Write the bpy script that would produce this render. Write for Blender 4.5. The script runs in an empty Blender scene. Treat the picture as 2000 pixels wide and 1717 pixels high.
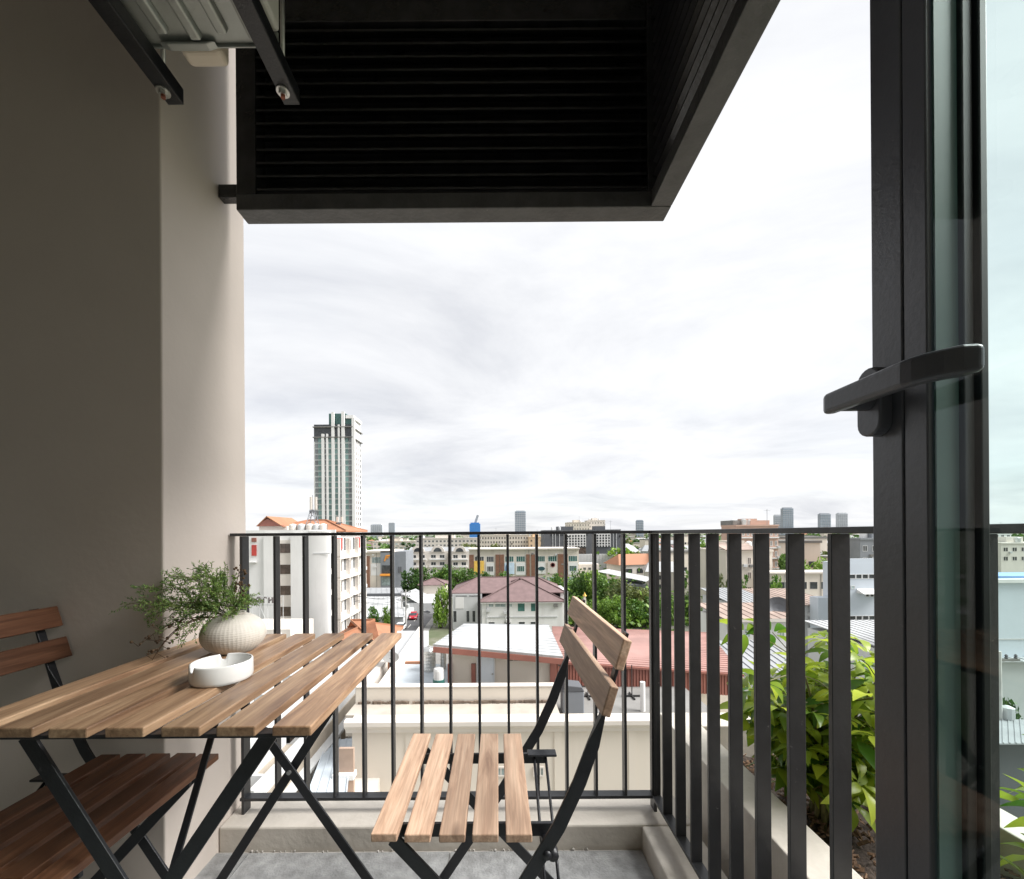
import bpy, bmesh, math, random
from mathutils import Vector, Matrix, Euler

random.seed(7)
S = bpy.context.scene
COL = S.collection
R = math.radians
PI = math.pi
EYE = 1.01            # eye height above the balcony floor (floor z = 0)
F = 810.0             # focal length in photo pixels (photo is 2000 wide)
VX, VY, ROLL = 972.0, 1041.6, 0.007
GROUND = -19.0

# ---------------------------------------------------------------- camera
cam = bpy.data.cameras.new('camera')
cam.sensor_width = 36.0
cam.lens = F / 2000.0 * 36.0
cam.shift_x = (1000.0 - VX) / 2000.0
cam.shift_y = (VY - 858.5) / 2000.0
cam.clip_start = 0.02
cam.clip_end = 12000.0
camo = bpy.data.objects.new('camera', cam)
camo.location = (0, 0, EYE)
camo.rotation_euler = (PI / 2, ROLL, 0)
COL.objects.link(camo)
S.camera = camo

# ---------------------------------------------------------------- world: bright broken overcast
SUN_EL, SUN_AZ = 46.0, 98.0      # veiled sun, to the right of the view
w = bpy.data.worlds.new('World')
S.world = w
w.use_nodes = True
nt = w.node_tree
nt.nodes.clear()
N, L = nt.nodes.new, nt.links.new
out = N('ShaderNodeOutputWorld')
sky = N('ShaderNodeTexSky'); sky.sky_type = 'NISHITA'; sky.sun_disc = False
sky.sun_elevation = R(SUN_EL); sky.sun_rotation = R(SUN_AZ)
bg1 = N('ShaderNodeBackground'); bg1.inputs['Strength'].default_value = 0.05
L(sky.outputs[0], bg1.inputs['Color'])
tc = N('ShaderNodeTexCoord')
sep = N('ShaderNodeSeparateXYZ'); L(tc.outputs['Generated'], sep.inputs[0])
# project the view direction on a flat cloud deck so that clouds flatten toward the horizon
mz = N('ShaderNodeMath'); mz.operation = 'MAXIMUM'; mz.inputs[1].default_value = 0.0; L(sep.outputs['Z'], mz.inputs[0])
az = N('ShaderNodeMath'); az.operation = 'ADD'; az.inputs[1].default_value = 0.13; L(mz.outputs[0], az.inputs[0])
dx = N('ShaderNodeMath'); dx.operation = 'DIVIDE'; L(sep.outputs['X'], dx.inputs[0]); L(az.outputs[0], dx.inputs[1])
dy = N('ShaderNodeMath'); dy.operation = 'DIVIDE'; L(sep.outputs['Y'], dy.inputs[0]); L(az.outputs[0], dy.inputs[1])
cmb = N('ShaderNodeCombineXYZ'); L(dx.outputs[0], cmb.inputs[0]); L(dy.outputs[0], cmb.inputs[1])
n1 = N('ShaderNodeTexNoise'); n1.inputs['Scale'].default_value = 0.62; n1.inputs['Detail'].default_value = 10
n1.inputs['Roughness'].default_value = 0.62; n1.inputs['Distortion'].default_value = 0.5
mp = N('ShaderNodeMapping'); mp.inputs['Location'].default_value = (3.1, 7.7, 0); mp.inputs['Scale'].default_value = (1.0, 1.25, 1)
L(cmb.outputs[0], mp.inputs[0]); L(mp.outputs[0], n1.inputs['Vector'])
cr = N('ShaderNodeValToRGB')
cr.color_ramp.elements[0].position = 0.30; cr.color_ramp.elements[0].color = (0.246, 0.251, 0.266, 1)
cr.color_ramp.elements[1].position = 0.66; cr.color_ramp.elements[1].color = (0.368, 0.368, 0.37, 1)
e = cr.color_ramp.elements.new(0.46); e.color = (0.303, 0.306, 0.315, 1)
L(n1.outputs['Fac'], cr.inputs['Fac'])
bg2 = N('ShaderNodeBackground'); bg2.inputs['Strength'].default_value = 1.0
L(cr.outputs['Color'], bg2.inputs['Color'])
n2 = N('ShaderNodeTexNoise'); n2.inputs['Scale'].default_value = 0.5; n2.inputs['Detail'].default_value = 5
mp2 = N('ShaderNodeMapping'); mp2.inputs['Location'].default_value = (11.0, 2.0, 4.0)
L(cmb.outputs[0], mp2.inputs[0]); L(mp2.outputs[0], n2.inputs['Vector'])
mr = N('ShaderNodeMapRange'); mr.inputs['From Min'].default_value = 0.3; mr.inputs['From Max'].default_value = 0.55
mr.inputs['To Min'].default_value = 0.82; mr.inputs['To Max'].default_value = 0.97
L(n2.outputs['Fac'], mr.inputs['Value'])
mx = N('ShaderNodeMixShader'); L(mr.outputs[0], mx.inputs['Fac']); L(bg1.outputs[0], mx.inputs[1]); L(bg2.outputs[0], mx.inputs[2])
L(mx.outputs[0], out.inputs['Surface'])

# ---------------------------------------------------------------- sun (veiled)
sl = bpy.data.lights.new('sun', 'SUN')
sl.energy = 2.5; sl.angle = R(34); sl.color = (1.0, 0.98, 0.955)
so = bpy.data.objects.new('sun', sl)
# direction to the sun: azimuth measured clockwise from +Y, like the sky node
sd = Vector((math.sin(R(SUN_AZ)) * math.cos(R(SUN_EL)), math.cos(R(SUN_AZ)) * math.cos(R(SUN_EL)), math.sin(R(SUN_EL))))
so.rotation_euler = sd.to_track_quat('Z', 'Y').to_euler()
so.location = (0, -20, 40)
COL.objects.link(so)

# ---------------------------------------------------------------- picture settings
S.view_settings.view_transform = 'Standard'
S.view_settings.look = 'None'
S.view_settings.exposure = 1.66
S.view_settings.gamma = 1.0
S.render.resolution_x = 1024; S.render.resolution_y = 879
try:
    S.cycles.max_bounces = 8
    S.cycles.diffuse_bounces = 5
    S.cycles.transparent_max_bounces = 24
except Exception:
    pass

# ================================================================ helpers
def W(px, py, d):
    """photo pixel at a chosen real distance d (metres along Y) -> world point"""
    dx_, dy_ = px - VX, py - VY
    u = dx_ - ROLL * dy_; v = dy_ + ROLL * dx_
    return Vector((u * d / F, d, EYE - v * d / F))

MATS = {}
def mat(name, rgb, rough=0.7, var=0.12, scale=4.0, bump=0.0, bscale=60.0, metal=0.0, spec=0.5, rand=0.0, coord='Object', stretch=(1, 1, 1), dirt=0.0, chips=0.0):
    """procedural painted / plaster / metal surface: colour mottling, optional stains, fine relief, per-object variation"""
    if name in MATS: return MATS[name]
    m = bpy.data.materials.new(name); m.use_nodes = True
    t = m.node_tree; b = t.nodes['Principled BSDF']
    b.inputs['Roughness'].default_value = rough; b.inputs['Metallic'].default_value = metal
    b.inputs['Specular IOR Level'].default_value = spec
    tc = t.nodes.new('ShaderNodeTexCoord'); mp = t.nodes.new('ShaderNodeMapping')
    mp.inputs['Scale'].default_value = stretch
    t.links.new(tc.outputs[coord], mp.inputs[0])
    no = t.nodes.new('ShaderNodeTexNoise'); no.inputs['Scale'].default_value = scale; no.inputs['Detail'].default_value = 6
    t.links.new(mp.outputs[0], no.inputs['Vector'])
    ra = t.nodes.new('ShaderNodeValToRGB')
    ra.color_ramp.elements[0].position = 0.3; ra.color_ramp.elements[1].position = 0.72
    lo = tuple(max(0, c * (1 - var)) for c in rgb); hi = tuple(min(1, c * (1 + var)) for c in rgb)
    ra.color_ramp.elements[0].color = (*lo, 1); ra.color_ramp.elements[1].color = (*hi, 1)
    t.links.new(no.outputs['Fac'], ra.inputs['Fac'])
    last = ra.outputs['Color']
    if dirt > 0:
        n3 = t.nodes.new('ShaderNodeTexNoise'); n3.inputs['Scale'].default_value = scale * 0.35; n3.inputs['Detail'].default_value = 10
        n3.inputs['Roughness'].default_value = 0.75
        mps = t.nodes.new('ShaderNodeMapping'); mps.inputs['Scale'].default_value = (1.6 * stretch[0], 1.6 * stretch[1], .28 * stretch[2])   # rain streaks run down
        t.links.new(tc.outputs[coord], mps.inputs[0]); t.links.new(mps.outputs[0], n3.inputs['Vector'])
        r3 = t.nodes.new('ShaderNodeMapRange'); r3.inputs['From Min'].default_value = 0.52; r3.inputs['From Max'].default_value = 0.75
        r3.inputs['To Max'].default_value = dirt
        t.links.new(n3.outputs['Fac'], r3.inputs['Value'])
        mxd = t.nodes.new('ShaderNodeMixRGB'); mxd.inputs['Color2'].default_value = (rgb[0] * .42, rgb[1] * .38, rgb[2] * .33, 1)
        t.links.new(r3.outputs[0], mxd.inputs['Fac']); t.links.new(last, mxd.inputs['Color1']); last = mxd.outputs[0]
    if chips > 0:
        n5 = t.nodes.new('ShaderNodeTexNoise'); n5.inputs['Scale'].default_value = 55; n5.inputs['Detail'].default_value = 7; n5.inputs['Roughness'].default_value = .7
        ge = t.nodes.new('ShaderNodeNewGeometry'); t.links.new(ge.outputs['Position'], n5.inputs['Vector'])
        r5 = t.nodes.new('ShaderNodeMapRange'); r5.inputs['From Min'].default_value = 0.66; r5.inputs['From Max'].default_value = 0.74; r5.inputs['To Max'].default_value = chips
        t.links.new(n5.outputs['Fac'], r5.inputs['Value'])
        mxc = t.nodes.new('ShaderNodeMixRGB'); mxc.inputs['Color2'].default_value = (.30, .29, .28, 1)
        t.links.new(r5.outputs[0], mxc.inputs['Fac']); t.links.new(last, mxc.inputs['Color1']); last = mxc.outputs[0]
    if rand > 0:
        oi = t.nodes.new('ShaderNodeObjectInfo'); hs = t.nodes.new('ShaderNodeHueSaturation')
        mr_ = t.nodes.new('ShaderNodeMapRange'); mr_.inputs['To Min'].default_value = 1 - rand; mr_.inputs['To Max'].default_value = 1 + rand
        t.links.new(oi.outputs['Random'], mr_.inputs['Value']); t.links.new(mr_.outputs[0], hs.inputs['Value'])
        t.links.new(last, hs.inputs['Color']); last = hs.outputs[0]
    t.links.new(last, b.inputs['Base Color'])
    if bump > 0:
        n4 = t.nodes.new('ShaderNodeTexNoise'); n4.inputs['Scale'].default_value = bscale; n4.inputs['Detail'].default_value = 4
        t.links.new(mp.outputs[0], n4.inputs['Vector'])
        bp = t.nodes.new('ShaderNodeBump'); bp.inputs['Strength'].default_value = bump; bp.inputs['Distance'].default_value = 0.01
        t.links.new(n4.outputs['Fac'], bp.inputs['Height']); t.links.new(bp.outputs[0], b.inputs['Normal'])
    MATS[name] = m
    return m

def wood(name, dark, mid, light, rough=0.5, axis='Y'):
    """planks: long grain along the local length, knots, a different cut for each plank"""
    m = bpy.data.materials.new(name); m.use_nodes = True
    t = m.node_tree; b = t.nodes['Principled BSDF']; nn = t.nodes.new; ln = t.links.new
    tc = nn('ShaderNodeTexCoord'); oi = nn('ShaderNodeObjectInfo')
    ad = nn('ShaderNodeVectorMath'); ad.operation = 'MULTIPLY_ADD'
    cx = nn('ShaderNodeCombineXYZ')
    for i in range(3): ln(oi.outputs['Random'], cx.inputs[i])
    ad.inputs[1].default_value = (1, 1, 1)
    sc = nn('ShaderNodeVectorMath'); sc.operation = 'SCALE'; sc.inputs['Scale'].default_value = 17.0
    ln(cx.outputs[0], sc.inputs[0])
    ln(tc.outputs['Object'], ad.inputs[0]); ln(sc.outputs[0], ad.inputs[2])
    mp = nn('ShaderNodeMapping'); mp.inputs['Scale'].default_value = (26, 2.2, 26) if axis == 'Y' else (2.2, 26, 26)
    ln(ad.outputs[0], mp.inputs[0])
    n1 = nn('ShaderNodeTexNoise'); n1.inputs['Scale'].default_value = 1.4; n1.inputs['Detail'].default_value = 9; n1.inputs['Roughness'].default_value = 0.6
    n1.inputs['Distortion'].default_value = 1.2
    ln(mp.outputs[0], n1.inputs['Vector'])
    r = nn('ShaderNodeValToRGB'); r.color_ramp.elements[0].position = 0.28; r.color_ramp.elements[1].position = 0.72
    r.color_ramp.elements[0].color = (*dark, 1); r.color_ramp.elements[1].color = (*light, 1)
    e = r.color_ramp.elements.new(0.5); e.color = (*mid, 1)
    ln(n1.outputs['Fac'], r.inputs['Fac'])
    # fine pores
    mpf = nn('ShaderNodeMapping'); mpf.inputs['Scale'].default_value = (220, 9, 220) if axis == 'Y' else (9, 220, 220)
    ln(ad.outputs[0], mpf.inputs[0])
    nf = nn('ShaderNodeTexNoise'); nf.inputs['Scale'].default_value = 1.0; nf.inputs['Detail'].default_value = 3
    ln(mpf.outputs[0], nf.inputs['Vector'])
    mf = nn('ShaderNodeMapRange'); mf.inputs['From Min'].default_value = 0.35; mf.inputs['From Max'].default_value = 0.65
    mf.inputs['To Min'].default_value = 0.84; mf.inputs['To Max'].default_value = 1.08
    ln(nf.outputs['Fac'], mf.inputs['Value'])
    mu = nn('ShaderNodeMixRGB'); mu.blend_type = 'MULTIPLY'; mu.inputs['Fac'].default_value = 1.0
    ln(r.outputs[0], mu.inputs['Color1']); ln(mf.outputs[0], mu.inputs['Color2'])
    # knots
    mk = nn('ShaderNodeMapping'); mk.inputs['Scale'].default_value = (11, 4.5, 11) if axis == 'Y' else (4.5, 11, 11)
    ln(ad.outputs[0], mk.inputs[0])
    vo = nn('ShaderNodeTexVoronoi'); vo.inputs['Scale'].default_value = 1.0
    ln(mk.outputs[0], vo.inputs['Vector'])
    kr = nn('ShaderNodeMapRange'); kr.inputs['From Min'].default_value = 0.04; kr.inputs['From Max'].default_value = 0.17
    kr.inputs['To Min'].default_value = 0.75; kr.inputs['To Max'].default_value = 0.0
    ln(vo.outputs['Distance'], kr.inputs['Value'])
    mk2 = nn('ShaderNodeMixRGB'); mk2.inputs['Color2'].default_value = (dark[0] * .45, dark[1] * .42, dark[2] * .4, 1)
    ln(kr.outputs[0], mk2.inputs['Fac']); ln(mu.outputs[0], mk2.inputs['Color1'])
    hs = nn('ShaderNodeHueSaturation')
    mr_ = nn('ShaderNodeMapRange'); mr_.inputs['To Min'].default_value = 0.72; mr_.inputs['To Max'].default_value = 1.2
    ln(oi.outputs['Random'], mr_.inputs['Value']); ln(mr_.outputs[0], hs.inputs['Value']); ln(mk2.outputs[0], hs.inputs['Color'])
    ln(hs.outputs[0], b.inputs['Base Color'])
    mrr = nn('ShaderNodeMapRange'); mrr.inputs['To Min'].default_value = rough - .1; mrr.inputs['To Max'].default_value = rough + .15
    ln(n1.outputs['Fac'], mrr.inputs['Value']); ln(mrr.outputs[0], b.inputs['Roughness'])
    bp = nn('ShaderNodeBump'); bp.inputs['Strength'].default_value = 0.25; bp.inputs['Distance'].default_value = 0.002
    ln(nf.outputs['Fac'], bp.inputs['Height']); ln(bp.outputs[0], b.inputs['Normal'])
    return m

def leafmat(name, dark, light, rough=0.45, trans=0.25):
    """foliage: every leaf its own green, a little light passing through"""
    m = bpy.data.materials.new(name); m.use_nodes = True
    t = m.node_tree; b = t.nodes['Principled BSDF']
    g = t.nodes.new('ShaderNodeNewGeometry'); oi = t.nodes.new('ShaderNodeObjectInfo')
    ad = t.nodes.new('ShaderNodeMath'); ad.operation = 'ADD'
    t.links.new(g.outputs['Random Per Island'], ad.inputs[0]); t.links.new(oi.outputs['Random'], ad.inputs[1])
    hf = t.nodes.new('ShaderNodeMath'); hf.operation = 'MULTIPLY'; hf.inputs[1].default_value = 0.5
    t.links.new(ad.outputs[0], hf.inputs[0])
    r = t.nodes.new('ShaderNodeValToRGB')
    r.color_ramp.elements[0].color = (*dark, 1); r.color_ramp.elements[1].color = (*light, 1)
    r.color_ramp.elements[0].position = 0.15; r.color_ramp.elements[1].position = 0.85
    t.links.new(hf.outputs[0], r.inputs['Fac']); t.links.new(r.outputs[0], b.inputs['Base Color'])
    b.inputs['Roughness'].default_value = rough
    tr = t.nodes.new('ShaderNodeBsdfTranslucent'); t.links.new(r.outputs[0], tr.inputs['Color'])
    mx = t.nodes.new('ShaderNodeMixShader'); mx.inputs['Fac'].default_value = trans
    t.links.new(b.outputs[0], mx.inputs[1]); t.links.new(tr.outputs[0], mx.inputs[2])
    t.links.new(mx.outputs[0], t.nodes['Material Output'].inputs['Surface'])
    return m

def glassmat(name, tint, gloss=(0.9, 0.95, 1.0), ior=1.5):
    """clear sheet glass: tinted see-through with a Fresnel reflection"""
    m = bpy.data.materials.new(name); m.use_nodes = True
    t = m.node_tree; t.nodes.remove(t.nodes['Principled BSDF'])
    tr = t.nodes.new('ShaderNodeBsdfTransparent'); tr.inputs['Color'].default_value = (*tint, 1)
    gl = t.nodes.new('ShaderNodeBsdfGlossy'); gl.inputs['Roughness'].default_value = 0.02; gl.inputs['Color'].default_value = (*gloss, 1)
    lw = t.nodes.new('ShaderNodeLayerWeight'); lw.inputs['Blend'].default_value = 0.5
    pw = t.nodes.new('ShaderNodeMath'); pw.operation = 'POWER'; pw.inputs[1].default_value = 5.0; t.links.new(lw.outputs['Facing'], pw.inputs[0])
    fr = t.nodes.new('ShaderNodeMath'); fr.operation = 'MULTIPLY_ADD'; fr.inputs[1].default_value = 0.85; fr.inputs[2].default_value = 0.025
    t.links.new(pw.outputs[0], fr.inputs[0])
    mx = t.nodes.new('ShaderNodeMixShader')
    t.links.new(fr.outputs[0], mx.inputs['Fac']); t.links.new(tr.outputs[0], mx.inputs[1]); t.links.new(gl.outputs[0], mx.inputs[2])
    t.links.new(mx.outputs[0], t.nodes['Material Output'].inputs['Surface'])
    return m

class MB:
    """collects shapes for ONE mesh"""
    def __init__(s): s.v = []; s.f = []; s.m = []
    def add(s, vs, fs, m=0):
        o = len(s.v); s.v += [tuple(q) for q in vs]
        for f in fs: s.f.append(tuple(i + o for i in f)); s.m.append(m)
        return s
    def box(s, x0, x1, y0, y1, z0, z1, m=0):
        vs = [(x0, y0, z0), (x1, y0, z0), (x1, y1, z0), (x0, y1, z0), (x0, y0, z1), (x1, y0, z1), (x1, y1, z1), (x0, y1, z1)]
        return s.add(vs, [(0, 3, 2, 1), (4, 5, 6, 7), (0, 1, 5, 4), (1, 2, 6, 5), (2, 3, 7, 6), (3, 0, 4, 7)], m)
    def bar(s, p0, p1, w, t, side=(0, 1, 0), m=0):
        """flat bar from p0 to p1: width w along `side` made perpendicular, thickness t the other way"""
        p0, p1 = Vector(p0), Vector(p1); d = (p1 - p0).normalized(); a = Vector(side)
        a = (a - d * a.dot(d)).normalized(); b = d.cross(a)
        vs = []
        for p in (p0, p1):
            for i, j in ((-1, -1), (1, -1), (1, 1), (-1, 1)): vs.append(p + a * (w / 2 * i) + b * (t / 2 * j))
        return s.add(vs, [(0, 3, 2, 1), (4, 5, 6, 7), (0, 1, 5, 4), (1, 2, 6, 5), (2, 3, 7, 6), (3, 0, 4, 7)], m)
    def sweep(s, pts, w, t, side=(0, 1, 0), m=0):
        """flat bar along a path in a plane perpendicular to side; w and t may be lists"""
        pts = [Vector(p) for p in pts]; n = len(pts); a0 = Vector(side).normalized(); vs = []
        for i, p in enumerate(pts):
            d = (pts[min(i + 1, n - 1)] - pts[max(i - 1, 0)]).normalized()
            a = (a0 - d * a0.dot(d)).normalized(); b = d.cross(a)
            wi = w[i] if isinstance(w, (list, tuple)) else w; ti = t[i] if isinstance(t, (list, tuple)) else t
            for q, r in ((-1, -1), (1, -1), (1, 1), (-1, 1)): vs.append(p + a * (wi / 2 * q) + b * (ti / 2 * r))
        fs = [(0, 3, 2, 1), tuple(4 * (n - 1) + k for k in (0, 1, 2, 3))]
        for i in range(n - 1):
            for k in range(4):
                fs.append((4 * i + k, 4 * i + (k + 1) % 4, 4 * i + 4 + (k + 1) % 4, 4 * i + 4 + k))
        return s.add(vs, fs, m)
    def tube(s, pts, r, seg=8, m=0):
        pts = [Vector(p) for p in pts]; n = len(pts); vs = []
        for i, p in enumerate(pts):
            d = (pts[min(i + 1, n - 1)] - pts[max(i - 1, 0)]).normalized()
            up = Vector((0, 0, 1)) if abs(d.z) < 0.9 else Vector((1, 0, 0))
            a = d.cross(up).normalized(); b = d.cross(a)
            ri = r[i] if isinstance(r, (list, tuple)) else r
            for k in range(seg):
                q = 2 * PI * k / seg; vs.append(p + a * (math.cos(q) * ri) + b * (math.sin(q) * ri))
        fs = [tuple(range(seg)), tuple(reversed(range(seg * (n - 1), seg * n)))]
        for i in range(n - 1):
            for k in range(seg):
                fs.append((seg * i + (k + 1) % seg, seg * i + k, seg * i + seg + k, seg * i + seg + (k + 1) % seg))
        return s.add(vs, fs, m)
    def lathe(s, prof, seg=24, c=(0, 0, 0), m=0):
        vs = []; n = len(prof)
        for r, z in prof:
            for k in range(seg):
                q = 2 * PI * k / seg; vs.append((c[0] + r * math.cos(q), c[1] + r * math.sin(q), c[2] + z))
        fs = []
        for i in range(n - 1):
            for k in range(seg):
                fs.append((seg * i + k, seg * i + (k + 1) % seg, seg * i + seg + (k + 1) % seg, seg * i + seg + k))
        if prof[0][0] > 1e-6: fs.append(tuple(reversed(range(seg))))
        if prof[-1][0] > 1e-6: fs.append(tuple(range(seg * (n - 1), seg * n)))
        return s.add(vs, fs, m)
    def prism(s, poly, axis, a0, a1, m=0):
        """polygon extruded along an axis; poly gives the two other coordinates in x,y,z order"""
        def mk(p, a): return {'x': (a, p[0], p[1]), 'y': (p[0], a, p[1]), 'z': (p[0], p[1], a)}[axis]
        n = len(poly); vs = [mk(p, a0) for p in poly] + [mk(p, a1) for p in poly]
        fs = [tuple(range(n)), tuple(reversed(range(n, 2 * n)))] + [((i + 1) % n, i, n + i, n + (i + 1) % n) for i in range(n)]
        return s.add(vs, fs, m)
    def slab(s, quad, t, m=0):
        """thick sheet: four corners (upper face), thickness t downwards along its normal"""
        q = [Vector(p) for p in quad]; n = (q[1] - q[0]).cross(q[-1] - q[0]).normalized()
        if n.z < 0: n = -n
        k = len(q); vs = q + [p - n * t for p in q]
        fs = [tuple(range(k)), tuple(reversed(range(k, 2 * k)))] + [((i + 1) % k, i, k + i, k + (i + 1) % k) for i in range(k)]
        return s.add(vs, fs, m)
    def ball(s, c, r, m=0, seg=8, rings=5):
        prof = [(max(1e-7, r * math.sin(PI * i / rings)), -r * math.cos(PI * i / rings)) for i in range(rings + 1)]
        return s.lathe(prof, seg, c, m)
    def mesh(s, name, mats, smooth=False):
        me = bpy.data.meshes.new(name); me.from_pydata(s.v, [], s.f)
        for q in (mats if isinstance(mats, (list, tuple)) else [mats]): me.materials.append(q)
        me.polygons.foreach_set('material_index', s.m)
        bm = bmesh.new(); bm.from_mesh(me); bmesh.ops.recalc_face_normals(bm, faces=bm.faces[:]); bm.to_mesh(me); bm.free()
        if smooth: me.polygons.foreach_set('use_smooth', [True] * len(me.polygons))
        me.update(); return me
    def build(s, name, mats, parent=None, loc=(0, 0, 0), rot=(0, 0, 0), smooth=False, bevel=0.0, bseg=2):
        return inst(name, s.mesh(name, mats, smooth), parent, loc, rot, bevel=bevel, bseg=bseg)

def inst(name, me, parent=None, loc=(0, 0, 0), rot=(0, 0, 0), scale=(1, 1, 1), bevel=0.0, bseg=2):
    o = bpy.data.objects.new(name, me); COL.objects.link(o)
    o.parent = parent; o.location = loc; o.rotation_euler = rot; o.scale = scale
    if bevel > 0:
        b = o.modifiers.new('bevel', 'BEVEL'); b.width = bevel; b.segments = bseg; b.limit_method = 'ANGLE'; b.angle_limit = R(40)
    return o

def tag(o, label, cat, group=None):
    o['label'] = label; o['category'] = cat
    if group: o['group'] = group
    return o
def thing(name, label, cat, loc=(0, 0, 0), rz=0.0, group=None):
    o = bpy.data.objects.new(name, None); COL.objects.link(o); o.empty_display_size = 0.1
    o.location = loc; o.rotation_euler = (0, 0, rz)
    return tag(o, label, cat, group)
def struct(o): o['kind'] = 'structure'; return o
def stuff(o): o['kind'] = 'stuff'; return o
def copy_tree(o, parent=None):
    c = o.copy(); COL.objects.link(c); c.parent = parent
    for ch in [q for q in bpy.data.objects if q.parent == o]: copy_tree(ch, c)
    return c

# ================================================================ materials of the balcony
M_wall = mat('taupe_render', (0.59, 0.525, 0.470), 0.75, 0.06, 2.2, bump=0.07, bscale=45, dirt=0.20)
M_kerb = mat('kerb_paint', (0.58, 0.54, 0.48), 0.7, 0.08, 5, bump=0.25, bscale=35, dirt=0.35)
M_tile = mat('grey_floor_tile', (0.28, 0.285, 0.285), 0.6, 0.28, 26, bump=0.35, bscale=140, rand=0.06, dirt=0.25)
M_grout = mat('tile_grout', (0.42, 0.40, 0.37), 0.9, 0.1, 30)
M_black = mat('black_powder_coat', (0.014, 0.015, 0.018), 0.40, 0.25, 30, bump=0.1, bscale=180, chips=.25)
M_rail = mat('charcoal_railing_paint', (0.026, 0.027, 0.030), 0.36, 0.2, 22, bump=0.05, bscale=90, chips=.5)
M_alu = mat('anthracite_aluminium', (0.072, 0.075, 0.088), 0.33, 0.18, 9, bump=0.04, bscale=200, chips=.22)
M_gasket = mat('rubber_gasket', (0.006, 0.007, 0.007), 0.5, 0.1, 30)
M_louvre = mat('black_louvre_paint', (0.026, 0.026, 0.029), 0.24, 0.3, 14, bump=0.1, bscale=90)
M_lframe = mat('louvre_frame_paint', (0.058, 0.058, 0.061), 0.40, 0.25, 16, bump=0.2, bscale=70, dirt=0.3, chips=.5)
M_steel = mat('zinc_steel', (0.55, 0.55, 0.53), 0.35, 0.15, 40, metal=0.9)
M_zinc = mat('pressed_steel_base', (0.36, 0.38, 0.36), 0.36, 0.10, 12, metal=0.55, bump=0.06)
M_beige = mat('beige_plastic', (0.66, 0.58, 0.48), 0.5, 0.06, 10)
M_ac = mat('white_ac_casing', (0.72, 0.71, 0.67), 0.45, 0.05, 8)
M_porc = mat('white_porcelain', (0.72, 0.72, 0.70), 0.16, 0.04, 6)
M_vase = mat('cream_ceramic', (0.66, 0.62, 0.55), 0.65, 0.10, 40, bump=0.05, bscale=200)
M_soil = mat('dark_soil', (0.045, 0.032, 0.024), 0.95, 0.5, 45, bump=0.8, bscale=80)
M_bark = mat('bark_chip', (0.13, 0.075, 0.042), 0.9, 0.5, 60, bump=0.4, bscale=120)
M_stem = mat('green_brown_stem', (0.16, 0.15, 0.06), 0.7, 0.3, 40)
M_twig = mat('dry_brown_twig', (0.10, 0.06, 0.03), 0.8, 0.3, 60)
M_glass = glassmat('green_tinted_glass', (0.80, 0.93, 0.90))
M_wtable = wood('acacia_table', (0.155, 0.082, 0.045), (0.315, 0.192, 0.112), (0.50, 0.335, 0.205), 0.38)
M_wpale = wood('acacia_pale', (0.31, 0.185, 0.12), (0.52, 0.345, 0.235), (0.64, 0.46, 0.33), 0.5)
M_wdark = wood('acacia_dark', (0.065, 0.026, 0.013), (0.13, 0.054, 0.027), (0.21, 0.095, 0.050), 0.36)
M_leaf = leafmat('umbrella_tree_leaf', (0.06, 0.16, 0.016), (0.56, 0.66, 0.065), 0.33, 0.48)
M_fern = leafmat('fern_green', (0.06, 0.14, 0.035), (0.30, 0.45, 0.11), 0.55, 0.3)

# ================================================================ balcony shell
WX = -0.90          # side face of the pier
WY = 1.115          # face of the pier toward the room
CEIL = 3.05
# floor slab with separate tiles
fl = struct(MB().box(-2.6, 0.453, -0.88, 1.325, -0.16, -0.004).build('balcony_floor', M_grout))
tp, ty = 0.639, 0.60
tm = MB().box(-tp / 2 + 0.0015, tp / 2 - 0.0015, -ty / 2 + 0.0015, ty / 2 - 0.0015, -0.009, 0.0).mesh('floor_tile', M_tile)
for i in range(-4, 1):
    for j in range(-3, 1):
        cx_ = -0.158 + tp * (i + .5); cy_ = 1.318 + ty * (j - .5)
        x0, x1 = max(cx_ - tp / 2, -2.6), min(cx_ + tp / 2, 0.452); y0 = cy_ - ty / 2
        if x1 - x0 < 0.05 or y0 < -1.0: continue
        if x0 > cx_ - tp / 2 + .001 or x1 < cx_ + tp / 2 - .001:
            MB().box(x0 + .0015, x1 - .0015, y0 + .0015, y0 + ty - .0015, -0.009, 0).build('floor_tile', M_tile, fl)
        else:
            inst('floor_tile', tm, fl, (cx_, cy_, 0))
MB().box(0.452 - .64 + .03, 0.451, 1.318 + .002, 1.3245, -0.009, -0.0005)
# pier and side wall
pier = MB().box(-2.6, WX, WY, 1.484, -0.5, 6.0).build('balcony_pier', M_wall, bevel=0.004)
tag(pier, 'tall taupe rendered pier at the left end of the balcony railing', 'wall')
struct(MB().box(-2.7, -2.602, -1.0, 1.48, -0.5, CEIL).build('wall_left', M_wall))
# kerbs
kb = thing('balcony_kerb', 'low painted kerb along the balcony edge under the black railing', 'kerb', (0, 1.32, 0))
def kid(mb, name, m, root, **k):
    """build a part given in world coordinates under a root that only carries a location"""
    o = mb.build(name, m, root, **k); o.location = -Vector(root.location); return o
kid(MB().box(WX + .001, 0.62, 1.326, 1.475, -0.30, 0.075), 'front_kerb', M_kerb, kb, bevel=0.006)
kid(MB().box(0.4535, 0.618, -0.88, 1.3245, -0.30, 0.073), 'side_kerb', M_kerb, kb, bevel=0.006)
# loose mortar crumbs where the kerb meets the floor
cr_ = MB()
for i in range(46):
    x = random.uniform(-.85, .44); r = random.uniform(.0015, .005)
    cr_.ball((x, 1.3235 - random.random() * .006, r * .4), r, seg=5, rings=3)
stuff(kid(cr_, 'mortar_crumbs', M_grout, kb))
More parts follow.
